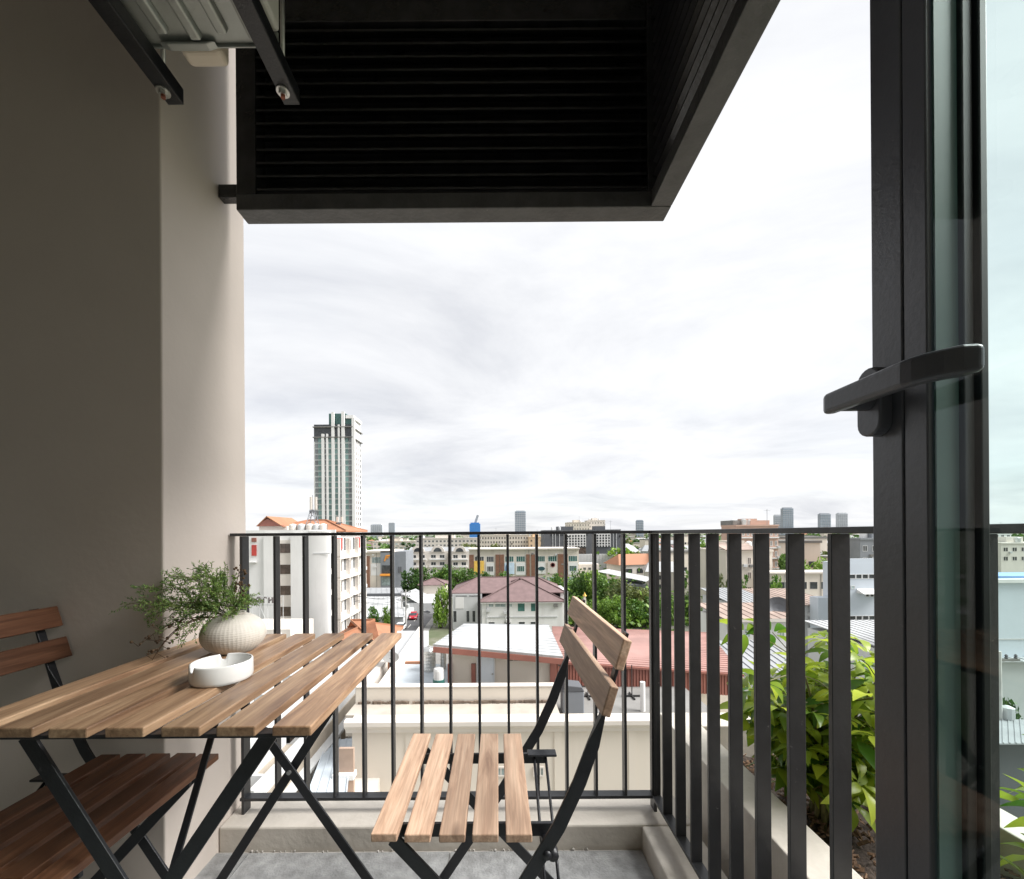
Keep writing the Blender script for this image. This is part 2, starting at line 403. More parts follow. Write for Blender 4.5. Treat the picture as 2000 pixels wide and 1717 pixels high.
# planter beyond the side railing
pl = thing('balcony_planter', 'long pale planter trough with a wide ledge outside the side railing', 'planter', (0.9, 0.6, 0))
kid(MB().box(0.665, 0.785, -0.88, 1.726, -0.30, 0.26), 'ledge', M_kerb, pl, bevel=0.004)
kid(MB().box(0.786, 1.36, 1.606, 1.726, -0.30, 0.258), 'end_wall', M_kerb, pl, bevel=0.004)
kid(MB().box(1.27, 1.36, -0.88, 1.605, -0.30, 0.255), 'outer_wall', M_kerb, pl, bevel=0.004)
kid(MB().box(0.62, 1.36, -0.88, 1.73, -0.40, -0.301), 'base_slab', M_kerb, pl)
so_ = MB(); nx, ny = 16, 60; vs = []; fs = []
for j in range(ny + 1):
    for i in range(nx + 1):
        vs.append((0.786 + .483 * i / nx, -0.87 + 2.475 * j / ny, 0.13 + random.uniform(-.018, .02)))
for j in range(ny):
    for i in range(nx):
        a = j * (nx + 1) + i; fs.append((a, a + 1, a + nx + 2, a + nx + 1))
so_.add(vs, fs); kid(so_, 'soil', M_soil, pl, smooth=True)
ch = MB()
for i in range(1500):
    c = Vector((random.uniform(.80, 1.26), random.uniform(.2, 1.59), .15 + random.uniform(-.005, .02)))
    d = Vector((random.uniform(-1, 1), random.uniform(-1, 1), random.uniform(-.35, .35))).normalized()
    l = random.uniform(.008, .032)
    ch.bar(c - d * l / 2, c + d * l / 2, random.uniform(.003, .009), random.uniform(.0015, .004), (random.random(), random.random(), .3))
stuff(kid(ch, 'bark_mulch', M_bark, pl))
M_bright = mat('white_render', (0.50, 0.475, 0.44), 0.8, 0.03, 2.2, bump=0.1, bscale=90)  # tone of the unseen wall and ceiling, set for bounce into the balcony
# dwelling behind and above: back wall, ceiling slab, upper wall
struct(MB().box(-2.6, -0.75, -1.10, -0.90, -0.5, CEIL).build('wall_back', M_bright))
struct(MB().box(0.85, 2.2, -1.10, -0.90, GROUND, 9.0).build('wall_right_of_door', M_wall))  # unseen wall, kept narrow so sunlight passes beside it
struct(MB().box(-4.0, 0.849, -1.10, -0.90, 3.3, 9.0).build('wall_above', M_wall))  # unseen upper wall, carried high to shade the balcony
struct(MB().box(-2.7, 0.58, -1.09, 1.42, CEIL, CEIL + .22).build('balcony_ceiling', M_bright))
struct(MB().box(-2.7, 1.36, -0.9, 1.47, -0.75, -0.402).build('balcony_slab', M_kerb))
struct(MB().box(-4.0, 0.849, -1.10, -0.90, GROUND, -0.51).build('wall_below', M_wall))
M_floor_in = mat('timber_floor_indoors', (0.32, 0.22, 0.14), 0.4, 0.2, 6)
room = struct(MB().box(-.75, .85, -4.2, -.9, -.05, -.004).build('room_floor', M_floor_in))
M_room = mat('room_white_paint', (0.72, 0.70, 0.66), 0.7, 0.04, 3)
struct(MB().box(-2.6, 2.6, -4.4, -4.2, -.2, CEIL).box(-2.8, -2.6, -4.4, -1.1, -.2, CEIL).box(2.6, 2.8, -4.4, -1.1, -.2, CEIL).build('room_wall', M_room))
struct(MB().box(-2.8, 2.8, -4.4, -1.1, CEIL, CEIL + .2).build('room_ceiling', M_room))

# ================================================================ railing
rl = thing('balcony_railing', 'charcoal metal railing of flat vertical bars round the balcony corner', 'railing', (0, 1.42, 0.075))
RYC, RXC = 1.404, 0.526
zt0, zt1, zb0, zb1 = EYE - .004, EYE + .006, 0.118, 0.128
kid(MB().box(WX + .005, RXC + .017, RYC - .019, RYC + .019, zt0, zt1), 'top_rail', M_rail, rl, bevel=0.0012)
kid(MB().box(RXC - .017, RXC + .017, -0.88, RYC - .0195, zt0, zt1), 'top_rail', M_rail, rl, bevel=0.0012)
kid(MB().box(WX + .03, RXC + .015, RYC - .0165, RYC + .0165, zb0, zb1), 'bottom_rail', M_rail, rl, bevel=0.0012)
kid(MB().box(RXC - .015, RXC + .015, -0.88, RYC - .017, zb0, zb1), 'bottom_rail', M_rail, rl, bevel=0.0012)
postm = MB().box(-.0048, .0048, -.019, .019, 0.075, zt0 - .0005).mesh('post', M_rail)
fm = MB().box(-.0042, .0042, -.015, .015, zb1 + .0002, zt0 - .0005).mesh('baluster', M_rail)
fs_ = MB().box(-.0145, .0145, -.0042, .0042, zb1 + .0002, zt0 - .0005).mesh('baluster', M_rail)
wm = MB().bar((0.0045, 0, zb1 + .001), (.012, 0, zb1 + .001), .026, .003).mesh('weld_plate', M_rail)
def rpart(name, me, x, y):
    o = inst(name, me, rl, (x, y - 1.42, -.075), bevel=.0008, bseg=1); return o
def pxx(px, d): return (px - VX) * d / F
rpart('post', postm, pxx(477, RYC), RYC)
for k in range(13):
    x = pxx(540 + 56.4 * k, RYC)
    b_ = rpart('baluster', fm, x, RYC)
rpart('post', postm, pxx(1273, RYC), RYC)
K = RXC * F
for k in range(21):
    inv = .003049 - .000221 * k + .000221
    d = K * inv
    if d < -.85: break
    rpart('baluster', fs_, RXC, d)

# ================================================================ louvre screen hanging outside
lv = thing('louvre_screen', 'black metal louvre screen hanging above the balcony corner', 'screen', (-0.1, 1.36, 2.05))
LZ = EYE + 1.044
LX0, LX1, LY0, LY1 = -0.832, 0.565, 1.33, 1.395
kid(MB().box(LX0, LX1, LY0, LY1, LZ, LZ + .05), 'bottom_frame', M_lframe, lv, bevel=.003)
kid(MB().box(LX1 - .066, LX1, -0.88, LY0 - .001, LZ, LZ + .05), 'bottom_frame', M_lframe, lv, bevel=.003)
for (x0, x1) in ((LX0, LX0 + .062), (LX1 - .075, LX1)):
    kid(MB().box(x0, x1, LY0 + .002, LY1 - .002, LZ + .0505, CEIL - .002), 'upright', M_louvre, lv, bevel=.002)
kid(MB().box(LX0 + .063, LX1 - .076, LY0 + .004, LY1 - .004, LZ + .607, LZ + .70), 'middle_frame', M_louvre, lv, bevel=.002)
kid(MB().box(LX1 - .064, LX1 - .002, -.88, LY0 - .002, LZ + .607, LZ + .70), 'middle_frame', M_louvre, lv, bevel=.002)
kid(MB().box(LX0 + .063, LX1 - .076, LY0 + .010, LY0 + .013, LZ + .0505, LZ + .066), 'inner_lip', M_louvre, lv)
LW = LX1 - .077 - (LX0 + .064)
def blade(length, along):
    # Z-section louvre blade: sloping face with a turned lip at each edge
    prof = [(-.028, -.018), (.026, .020), (.026, .026), (.022, .024), (-.026, -.0105), (-.028, -.0105)]
    if along == 'x': return MB().prism(prof, 'x', -length / 2, length / 2).mesh('louvre_blade', M_louvre)
    return MB().prism([(-a, b) for a, b in prof][::-1], 'y', -length / 2, length / 2).mesh('louvre_blade', M_louvre)
bx_ = blade(LW, 'x'); by_ = blade(LY0 + .88 - .004, 'y')
zz = LZ + .082; k = 0
while zz < LZ + .60:
    inst('louvre_blade', bx_, lv, (LX0 + .064 + LW / 2 + .1, (LY0 + LY1) / 2 - 1.36, zz - 2.05))
    inst('louvre_blade', by_, lv, (LX1 - .033 + .1, (LY0 - .88) / 2 - 1.36, zz - 2.05))
    zz += .0425
zz = LZ + .735
while zz < CEIL - .03:
    inst('louvre_blade', bx_, lv, (LX0 + .064 + LW / 2 + .1, (LY0 + LY1) / 2 - 1.36, zz - 2.05))
    inst('louvre_blade', by_, lv, (LX1 - .033 + .1, (LY0 - .88) / 2 - 1.36, zz - 2.05))
    zz += .0425
bk = W(456, 378, 1.357)
kid(MB().box(WX + .001, LX0 - .001, 1.345, 1.375, bk.z - .021, bk.z + .021), 'wall_bracket', M_louvre, lv, bevel=.002)
kid(MB().box(LX0 + .02, LX1 - .02, LY1 + .012, LY1 + .016, LZ + .06, CEIL), 'backing_mesh', M_louvre, lv)
kid(MB().box(LX1 + .012, LX1 + .016, -.88, LY1 + .01, LZ + .06, CEIL), 'backing_mesh', M_louvre, lv)

# ================================================================ hung air conditioner
ARM_Y1 = 1.055
hg = thing('air_conditioner_hanger', 'pair of black steel arms on threaded rods carrying the air conditioner', 'bracket', (-.66, .8, 2.09))
for (px, nm) in ((337, 0), (566, 1)):
    e_ = W(px, 196, ARM_Y1)
    ax = e_.x; zb = e_.z
    am = kid(MB().box(ax - .020, ax + .020, 0.10, ARM_Y1 + .012, zb, zb + .005).box(ax + .0155, ax + .020, 0.10, ARM_Y1 + .012, zb + .0052, zb + .040), 'arm', M_black, hg, bevel=.0015)
    kid(MB().tube([(ax - .006, ARM_Y1 - .022, zb - .010), (ax - .006, ARM_Y1 - .022, CEIL - .002)], .0055, 10), 'threaded_rod', M_steel, hg, smooth=True)
    kid(MB().tube([(ax - .006, ARM_Y1 - .022, zb - .003), (ax - .006, ARM_Y1 - .022, zb - .0005)], .0155, 20).tube([(ax - .006, ARM_Y1 - .022, zb - .011), (ax - .006, ARM_Y1 - .022, zb - .0031)], .0095, 6), 'nut_and_washer', M_steel, hg)
    kid(MB().tube([(ax - .006, ARM_Y1 - .022, zb - .0175), (ax - .006, ARM_Y1 - .022, zb - .0112)], .0052, 10), 'rod_tip', mat('rust', (.23, .07, .04), .8, .4, 60), hg)
    kid(MB().tube([(ax - .006, .20, zb - .010), (ax - .006, .20, CEIL - .002)], .0055, 10), 'threaded_rod', M_steel, hg, smooth=True)
ARMZ = W(450, 196, ARM_Y1).z
ac = thing('air_conditioner', 'white outdoor air conditioner unit with ribbed steel base hung near the ceiling', 'air conditioner', (-.66, .6, ARMZ + .04))
AX0, AX1, AY0, AY1, AZ = -.885, -.505, .16, .995, ARMZ + .0415
bs = MB()
bs.box(AX0 + .02, AX1 - .005, AY0, AY1 - .02, AZ + .008, AZ + .012)
kid(bs, 'base_pan', M_zinc, ac, bevel=.001)
kid(MB().box(AX0 + .015, AX1 - .003, AY1 - .0195, AY1 - .016, AZ + .001, AZ + .035), 'base_flange', M_zinc, ac, bevel=.001)
for q in range(5):
    cxr = AX0 + .06 + q * .068
    kid(MB().prism([(cxr - .017, AZ + .0079), (cxr - .011, AZ - .004), (cxr + .011, AZ - .004), (cxr + .017, AZ + .0079)], 'y', AY0 + .05, AY1 - .035 - (q % 2) * .012), 'pressed_rib', M_zinc, ac, bevel=.004, bseg=3)
kid(MB().prism([(AX0 + .125, AZ - .005), (AX0 + .215, AZ - .005), (AX0 + .235, AZ + .0009), (AX0 + .105, AZ + .0009)], 'y', AY1 - .032, AY1 - .0155), 'mounting_foot', M_zinc, ac, bevel=.002)
kid(MB().box(AX0, AX1, AY0 - .01, AY1 - .0155, AZ + .036, AZ + .56), 'casing', M_ac, ac, bevel=.008)
kid(MB().box(AX0 + .135, AX0 + .235, AY1 - .015, AY1 + .03, AZ + .002, AZ + .18), 'valve_cover', M_beige, ac, bevel=.014, bseg=4)
kid(MB().tube([(AX0 + .2, .55, AZ + .31), (AX0 + .2, .551, AZ + .31)], .01, 6), 'screw', M_steel, ac)

# ================================================================ glazed door, open at the right
DX = 0.387
dr = thing('glass_door', 'open glazed door with anthracite stile and green tinted glass at right', 'door', (DX + .025, 0.1, 0.02))
dy0, dyg, dy1 = 0.373, 0.395, 0.4277
# stile: two face strips with a groove between, and the reveal toward the glass
kid(MB().box(DX, DX + .05, dyg + .0006, dy1, 0.012, 2.7), 'stile', M_alu, dr, bevel=.0012)
kid(MB().box(DX + .0004, DX + .0496, dy0, dyg - .0006, 0.012, 2.7), 'stile', M_alu, dr, bevel=.0012)
kid(MB().box(DX + .0018, DX + .048, dyg - .0005, dyg + .0005, 0.013, 2.69), 'groove', M_gasket, dr)
M_reveal = mat('reveal_aluminium', (0.075, 0.118, 0.105), 0.35, 0.1, 9)
kid(MB().box(DX + .006, DX + .0262, dy0 - .0022, dy0 - .0002, 0.07, 2.6), 'reveal_strip', M_reveal, dr)
kid(MB().box(DX + .0268, DX + .036, dy0 - .006, dy0 - .0002, 0.07, 2.6), 'gasket', M_gasket, dr, bevel=.001)
kid(MB().box(DX + .0385, DX + .0455, dy0 - .009, dy0 - .0002, 0.07, 2.6), 'gasket', M_gasket, dr, bevel=.001)
kid(MB().box(DX + .0462, DX + .0492, dy0 - .003, dy0 - .0002, 0.07, 2.6), 'outer_bead', M_reveal, dr)
kid(MB().box(DX + .0005, DX + .0495, -.43, dy0 - .0001, 0.012, 0.07), 'bottom_rail', M_alu, dr, bevel=.0012)
kid(MB().box(DX + .0005, DX + .0495, -.43, dy0 - .0001, 2.6, 2.7), 'top_rail', M_alu, dr, bevel=.0012)
kid(MB().box(DX, DX + .05, -.49, -.4305, 0.012, 2.7), 'stile', M_alu, dr, bevel=.0012)
gp = MB(); gp.add([(DX + .004, -.43, .07), (DX + .004, dy0 - .0001, .07), (DX + .004, dy0 - .0001, 2.6), (DX + .004, -.43, 2.6)], [(0, 1, 2, 3)])
kid(gp, 'pane', M_glass, dr)
# handle: oval rose, neck, lever returning toward the leaf
HZ = W(1715, 791, .4236).z + .001
HY = .418
def stadium(cy, cz, hw, hh, n=10):
    r = hw; pts = []
    for i in range(n + 1): q = PI * i / n; pts.append((cy + r * math.cos(q), cz + (hh - r) + r * math.sin(q)))
    for i in range(n + 1): q = PI + PI * i / n; pts.append((cy + r * math.cos(q), cz - (hh - r) + r * math.sin(q)))
    return pts
hd = kid(MB().prism(stadium(HY, HZ, .0135, .0345), 'x', DX - .013, DX - .0002), 'handle_rose', M_alu, dr, bevel=.002, bseg=3)
def under(mb, name, m, par, **k):
    o = mb.build(name, m, par, **k); o.location = Vector((0, 0, 0)); return o
under(MB().tube([(DX - .0131, HY, HZ + .001), (DX - .040, HY, HZ + .001)], .0095, 20), 'neck', M_alu, hd, smooth=True, bevel=.001)
lvp = []; n = 18
for i in range(n + 1):
    s_ = i / n
    y = HY + .013 - s_ * .118
    x = DX - .045 + (.026 * max(0, (s_ - .72) / .28) ** 2)
    lvp.append((x, y, HZ + .001))
wz = [.019 if i == 0 else   .0205 + .003 * i / n for i in range(n + 1)]; wz[-1] = .020
tx = [.008 if i == 0 else .0125 for i in range(n + 1)]; tx[-1] = .009
under(MB().sweep(lvp, wz, tx, (0, 0, 1)), 'lever', M_alu, hd, bevel=.0045, bseg=4)

# ================================================================ folding table
def slat_mesh(name, w, l, t, m):
    """plank with the long edge along local Y, eased edges"""
    return MB().box(-w / 2, w / 2, -l / 2, l / 2, -t / 2, t / 2).mesh(name, m)
TZ = 0.708
tb = thing('folding_table', 'slatted wooden folding table with black crossed metal legs', 'table', (-.59, .96, 0))
TX0, TX1, TY0, TY1 = -.885, -.296, .653, 1.268
tw = .0615; tpitch = (TX1 - TX0 - tw) / 6
sm = slat_mesh('slat', tw, TY1 - TY0, .016, M_wtable)
for i in range(7):
    inst('slat', sm, tb, (TX0 + tw / 2 + i * tpitch + .59 + random.uniform(-.0008, .0008), (TY0 + TY1) / 2 - .96 + random.uniform(-.002, .002), TZ - .008), (0, 0, random.uniform(-.003, .003)), bevel=.0022)
for yy in (TY0 + .022, TY1 - .03):
    kid(MB().box(TX0 + .03, TX1 - .012, yy - .011, yy + .011, TZ - .0235, TZ - .0165), 'frame_rail', M_black, tb, bevel=.001)
for xx in (TX0 + .04, TX1 - .05):
    kid(MB().box(xx - .003, xx + .003, TY0 + .026, TY1 - .034, TZ - .040, TZ - .0168), 'frame_rail', M_black, tb, bevel=.001)
# near pair and far pair of crossed legs (each pair lies across the table)
def legs(y, xa, xb, za, bottom_a, bottom_b, dy=.006):
    a = kid(MB().bar((xa, y - dy, za), (bottom_a, y - dy, 0.002), .026, .006, (1, 0, .7)), 'leg', M_black, tb, bevel=.001)
    b = kid(MB().bar((xb, y + dy, za), (bottom_b, y + dy, 0.002), .026, .006, (1, 0, -.7)), 'leg', M_black, tb, bevel=.001)
nyr = .695
legs(nyr, W(58, 1425, nyr).x, W(528, 1420, nyr).x, TZ - .03, -.36, -.845, .005)
fyr = 1.205
legs(fyr, W(402, 1264, fyr).x, W(722, 1264, fyr).x, TZ - .03, W(724, 1723, fyr).x, W(428, 1723, fyr).x, .005)
pv = W(568, 1505, fyr)
kid(MB().tube([(pv.x, fyr - .014, pv.z), (pv.x, fyr + .012, pv.z)], .006, 12), 'rivet', M_steel, tb)
kid(MB().bar((-.604, .74, .345), (-.645, 1.0, TZ - .02), .014, .005, (1, 0, 0)), 'strut', M_black, tb, bevel=.001)
kid(MB().bar((W(728, 1264, fyr).x + .02, nyr, .03), (W(728, 1264, fyr).x + .02, nyr + .01, .03), .01, .004), 'foot_cap', M_black, tb)

# ================================================================ folding chairs
def chair(label, woodm, loc, mirror, ylen=1.0):
    """local frame: seat from x=0 (front) to x=0.30 (back), y across (-.195 .. .195); mirrored copies face the other way"""
    sx = -1 if mirror else 1
    c = thing('folding_chair', label, 'chair', loc, group='folding slatted chairs at the table')
    def X(x): return sx * x
    SZ = .45
    s5 = slat_mesh('seat_slat', .049, .39, .016, woodm)
    for i in range(5):
        inst('seat_slat', s5, c, (X(.0245 + i * .0632), random.uniform(-.003, .003), SZ - .008), (0, 0, random.uniform(-.006, .006)), bevel=.0022)
    for yy in (-.14, .12):
        x0, x1 = sorted((X(.02), X(.365)))
        MB().box(x0, x1, yy - .004, yy + .004, SZ - .042, SZ - .0165).build('seat_rail', M_black, c, bevel=.001)
    # leg frame A: rises from the front foot, crosses the seat, bends up into the back
    def pa(y):
        return [(X(.055), y, .002), (X(.16), y, .155), (X(.265), y, .315), (X(.352), y, .455), (X(.392), y, .54), (X(.418), y, .61), (X(.437), y, .67), (X(.455), y, .73), (X(.482), y, .822)]
    for y, nm in ((-.185, 0), (.200, 1)):
        wd = [.006, .006, .006, .006, .006, .007, .020, .020, .020]
        th = [.026, .026, .026, .026, .026, .024, .007, .006, .006]
        MB().sweep(pa(y), wd, th, (0, 1, 0)).build('back_leg', M_black, c, bevel=.0012)
    for y in (-.165, .165):
        MB().bar((X(.035), y, SZ - .03), (X(.43), y, .002), .006, .026, (0, 1, 0)).build('front_leg', M_black, c, bevel=.0012)
    for (x, z) in ((.075, .03), (.405, .03)):
        MB().tube([(X(x), -.18, z), (X(x), .18, z)], .006, 10).build('stretcher', M_black, c, smooth=True)
    x0, x1 = sorted((X(.315), X(.39)))
    MB().box(x0, x1, .105, .135, SZ - .020, SZ - .014).build('catch_plate', M_black, c, bevel=.002)
    for q in (.332, .362):
        MB().tube([(X(q), .118, SZ - .022), (X(q + .004), -.05, SZ - .16), (X(q + .006), -.12, SZ - .235)], .0035, 8).build('stay_rod', M_black, c, smooth=True)
    MB().tube([(X(.33), -.192, SZ - .045), (X(.33), -.135, SZ - .045)], .008, 12).build('pivot_knob', M_black, c, smooth=True)
    MB().tube([(X(.345), -.16, SZ - .07), (X(.345), -.135, SZ - .07)], .011, 12).build('pivot_knob', M_black, c, smooth=True)
    # two back slats on the front side of the uprights
    bl = slat_mesh('back_slat', .055, .50 * ylen, .016, woodm)
    for (x, z) in ((.436, .715), (.460, .796)):
        inst('back_slat', bl, c, (X(x - .001), .005, z), (0, -sx * (PI / 2 - R(17)) , 0), bevel=.0022)
    return c
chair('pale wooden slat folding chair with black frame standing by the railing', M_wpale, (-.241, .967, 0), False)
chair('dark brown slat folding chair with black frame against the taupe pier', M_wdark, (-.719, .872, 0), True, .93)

# ================================================================ on the table: vase with greenery, ashtray
vc = W(457, 1270, 1.085); vc = Vector((vc.x, 1.085, TZ + .0005))
vs_ = tag(thing('vase', 'x', 'vase', vc), 'round cream dimpled ceramic vase standing on the slatted table', 'vase')
seg, rg = 150, 64; prof = []
m_ = MB(); vv = []; ff = []
for j in range(rg + 1):
    q = j / rg; th = -PI / 2 * .60 + q * (PI / 2 * .60 + PI / 2 * .80)
    r0 = .075 * math.cos(th); z0 = .053 * (math.sin(th) + math.sin(PI / 2 * .60)) * 1.04
    for i in range(seg):
        a = 2 * PI * i / seg
        dim = 0.0
        if .08 < q < .93: dim = -.0016 * max(0, math.sin(a * 50)) * max(0, math.sin(q * 22 * 2 * PI))
        vv.append(((r0 + dim * 1.3) * math.cos(a), (r0 + dim * 1.3) * math.sin(a), z0))
for j in range(rg):
    for i in range(seg):
        ff.append((j * seg + i, j * seg + (i + 1) % seg, (j + 1) * seg + (i + 1) % seg, (j + 1) * seg + i))
ff.append(tuple(reversed(range(seg))))
m_.add(vv, ff)
m_.build('body', M_vase, vs_, smooth=True)
ztop = .053 * (math.sin(PI / 2 * .80) + math.sin(PI / 2 * .60)) * 1.04
m_ = MB(); m_.lathe([(.0275, ztop), (.029, ztop + .003), (.025, ztop + .0035), (.022, ztop - .002), (.022, ztop - .03), (.001, ztop - .03)], 40)
m_.build('mouth', M_vase, vs_, smooth=True)

gr = thing('greenery_bunch', 'bunch of feathery green sprigs and berry twigs leaning left from the vase', 'plant', vc + Vector((0, 0, ztop - .02)))
def bez(p0, p1, p2, n):
    return [p0.lerp(p1, i / n).lerp(p1.lerp(p2, i / n), i / n) for i in range(n + 1)]
rs = random.Random(11)
def sprig(end, ctrl, twn, tl):
    """stem with side twigs, each twig clothed with short needles"""
    mb = MB(); st = bez(Vector((rs.uniform(-.012, .012), rs.uniform(-.012, .012), 0)), ctrl, end, 14)
    mb.tube(st, [.0011 - .0006 * i / 14 for i in range(15)], 4, 1)
    for k in range(twn):
        s_ = .22 + .78 * (k + rs.random()) / twn; i = min(13, int(s_ * 14)); p = st[i].lerp(st[i + 1], s_ * 14 - i)
        d = (st[i + 1] - st[i]).normalized()
        sd_ = Vector((rs.uniform(-1, 1), rs.uniform(-1, 1), rs.uniform(-.6, 1))); sd_ = (sd_ - d * sd_.dot(d)).normalized()
        l = tl * rs.uniform(.55, 1.15) * (1.15 - .55 * s_)
        td = (d * .75 + sd_ * .75).normalized()
        q0 = p; q1 = p + td * l + Vector((0, 0, -.10 * l))
        mb.tube([q0, q0.lerp(q1, .5) + Vector((0, 0, .03 * l)), q1], .00045, 3, 1)
        nn_ = int(l / .0022)
        for j in range(nn_):
            t_ = (j + .5) / nn_; b = q0.lerp(q1, t_) + Vector((0, 0, .03 * l * math.sin(PI * t_)))
            nd = (td * .8 + Vector((rs.uniform(-1, 1), rs.uniform(-1, 1), rs.uniform(-1, 1))).normalized() * .9).normalized()
            wv = nd.cross(Vector((rs.uniform(-1, 1), rs.uniform(-1, 1), rs.uniform(-1, 1)))).normalized() * .0014
            ln_ = rs.uniform(.006, .012)
            mb.add([b - wv * .5, b + nd * ln_ * .5 + wv, b + nd * ln_, b + nd * ln_ * .5 - wv], [(0, 1, 2, 3)], 0)
    mb.build('sprig', [M_fern, M_stem], gr)
ends = [(-.285, -.03, .055), (-.25, .03, .085), (-.235, -.05, .10), (-.20, .02, .125), (-.17, -.04, .130), (-.13, .03, .135), (-.09, -.03, .13), (-.23, -.02, .02),
        (-.19, -.07, .045), (-.15, -.05, -.005), (-.10, -.08, .005), (-.06, .02, .12), (-.05, -.05, .085), (.02, .01, .06), (.045, -.02, .05), (-.11, .06, .09), (-.14, -.09, .06), (-.27, .0, .035), (.03, -.04, .035), (-.02, -.05, .05), (-.08, -.09, -.035)]
for e_ in ends:
    e_ = Vector(e_) * .9; sprig(e_, Vector((e_.x * .45, e_.y * .4, max(e_.z, .04) * 1.05 + .02)), 19, .058)
def berry_twig(end, ctrl, nb):
    mb = MB(); st = bez(Vector((0, 0, 0)), ctrl, end, 12); mb.tube(st, [.0016 - .0009 * i / 12 for i in range(13)], 5)
    for k in range(nb):
        i = rs.randint(6, 12); p = st[i]; d = Vector((rs.uniform(-1, 1), rs.uniform(-1, 1), rs.uniform(-1, 1))).normalized() * rs.uniform(.010, .022)
        mb.tube([p, p + d], .0007, 4)
        for z in range(rs.randint(1, 3)):
            mb.ball(p + d + Vector((rs.uniform(-1, 1), rs.uniform(-1, 1), rs.uniform(-1, 1))) * .004, rs.uniform(.0022, .0036), 0, 7, 5)
    mb.build('berry_twig', M_twig, gr, smooth=True)
berry_twig(Vector((-.155, -.085, -.10)), Vector((-.10, -.06, .06)), 12)
berry_twig(Vector((-.185, -.075, -.045)), Vector((-.10, -.05, .05)), 10)
berry_twig(Vector((-.12, -.10, -.055)), Vector((-.07, -.07, .05)), 9)
berry_twig(Vector((.012, .012, .135)), Vector((-.004, 0, .08)), 13)
berry_twig(Vector((.022, .0, .105)), Vector((.004, 0, .06)), 8)

acn = W(434, 1322, .872)
at = thing('ashtray', 'round white porcelain ashtray with notched rim in front of the vase', 'ashtray', (acn.x, .872, TZ + .0005))
seg = 96; ro, ri, ha = .057, .052, .039
m_ = MB(); vv = []; ff = []
def rim(a):
    h = ha
    for n0 in (R(238), R(120)):
        d_ = abs((a - n0 + PI) % (2 * PI) - PI)
        if d_ < .13: h = ha - .012 * math.sqrt(max(0, 1 - (d_ / .13) ** 2)) ** .7
    return h
rings = [lambda a: (ro * .93, 0), lambda a: (ro * .975, .002), lambda a: (ro, .007), lambda a: (ro, rim(a) - .003), lambda a: (ro - .001, rim(a) - .0008), lambda a: ((ro + ri) / 2, rim(a)), lambda a: (ri + .001, rim(a) - .0008), lambda a: (ri, rim(a) - .003), lambda a: (ri, .012), lambda a: (ri * .96, .008), lambda a: (ri * .5, .007)]
for fn in rings:
    for i in range(seg):
        a = 2 * PI * i / seg; r, z = fn(a); vv.append((r * math.cos(a), r * math.sin(a), z))
for j in range(len(rings) - 1):
    for i in range(seg): ff.append((j * seg + i, j * seg + (i + 1) % seg, (j + 1) * seg + (i + 1) % seg, (j + 1) * seg + i))
ff.append(tuple(reversed(range(seg)))); ff.append(tuple(range((len(rings) - 1) * seg, len(rings) * seg)))
m_.add(vv, ff); m_.build('bowl', M_porc, at, smooth=True)

# ================================================================ umbrella-tree shrubs in the planter
def leaflet(mb, base, d, up, l, wd):
    """obovate leaflet with a folded midrib and a drooping tip"""
    side = d.cross(up).normalized(); n = 6; vs = []; prof = [.12, .55, .85, 1.0, .82, .45, .04]
    for i in range(n + 1):
        t_ = i / n; c = base + d * (l * t_) + up * (.10 * l * math.sin(PI * t_) - .22 * l * t_ * t_)
        w_ = wd * prof[i]
        vs += [c - side * w_ + up * w_ * .25, c, c + side * w_ + up * w_ * .25]
    fs = []
    for i in range(n):
        for k in (0, 1): fs.append((3 * i + k, 3 * i + k + 1, 3 * i + k + 4, 3 * i + k + 3))
    mb.add(vs, fs)
rl_ = random.Random(5)
LEAFV = []
for v in range(6):
    mb = MB(); nl = rl_.choice((6, 7, 7, 8))
    mb2 = MB()
    for k in range(nl):
        a = 2 * PI * k / nl + rl_.uniform(-.15, .15); el = rl_.uniform(-.25, .35)
        d = Vector((math.cos(a) * math.cos(el), math.sin(a) * math.cos(el), math.sin(el)))
        up = Vector((0, 0, 1)); up = (up - d * up.dot(d)).normalized()
        leaflet(mb, d * .012, d, up, rl_.uniform(.055, .092), rl_.uniform(.012, .018))
    LEAFV.append(mb.mesh('leaf', M_leaf, smooth=True))
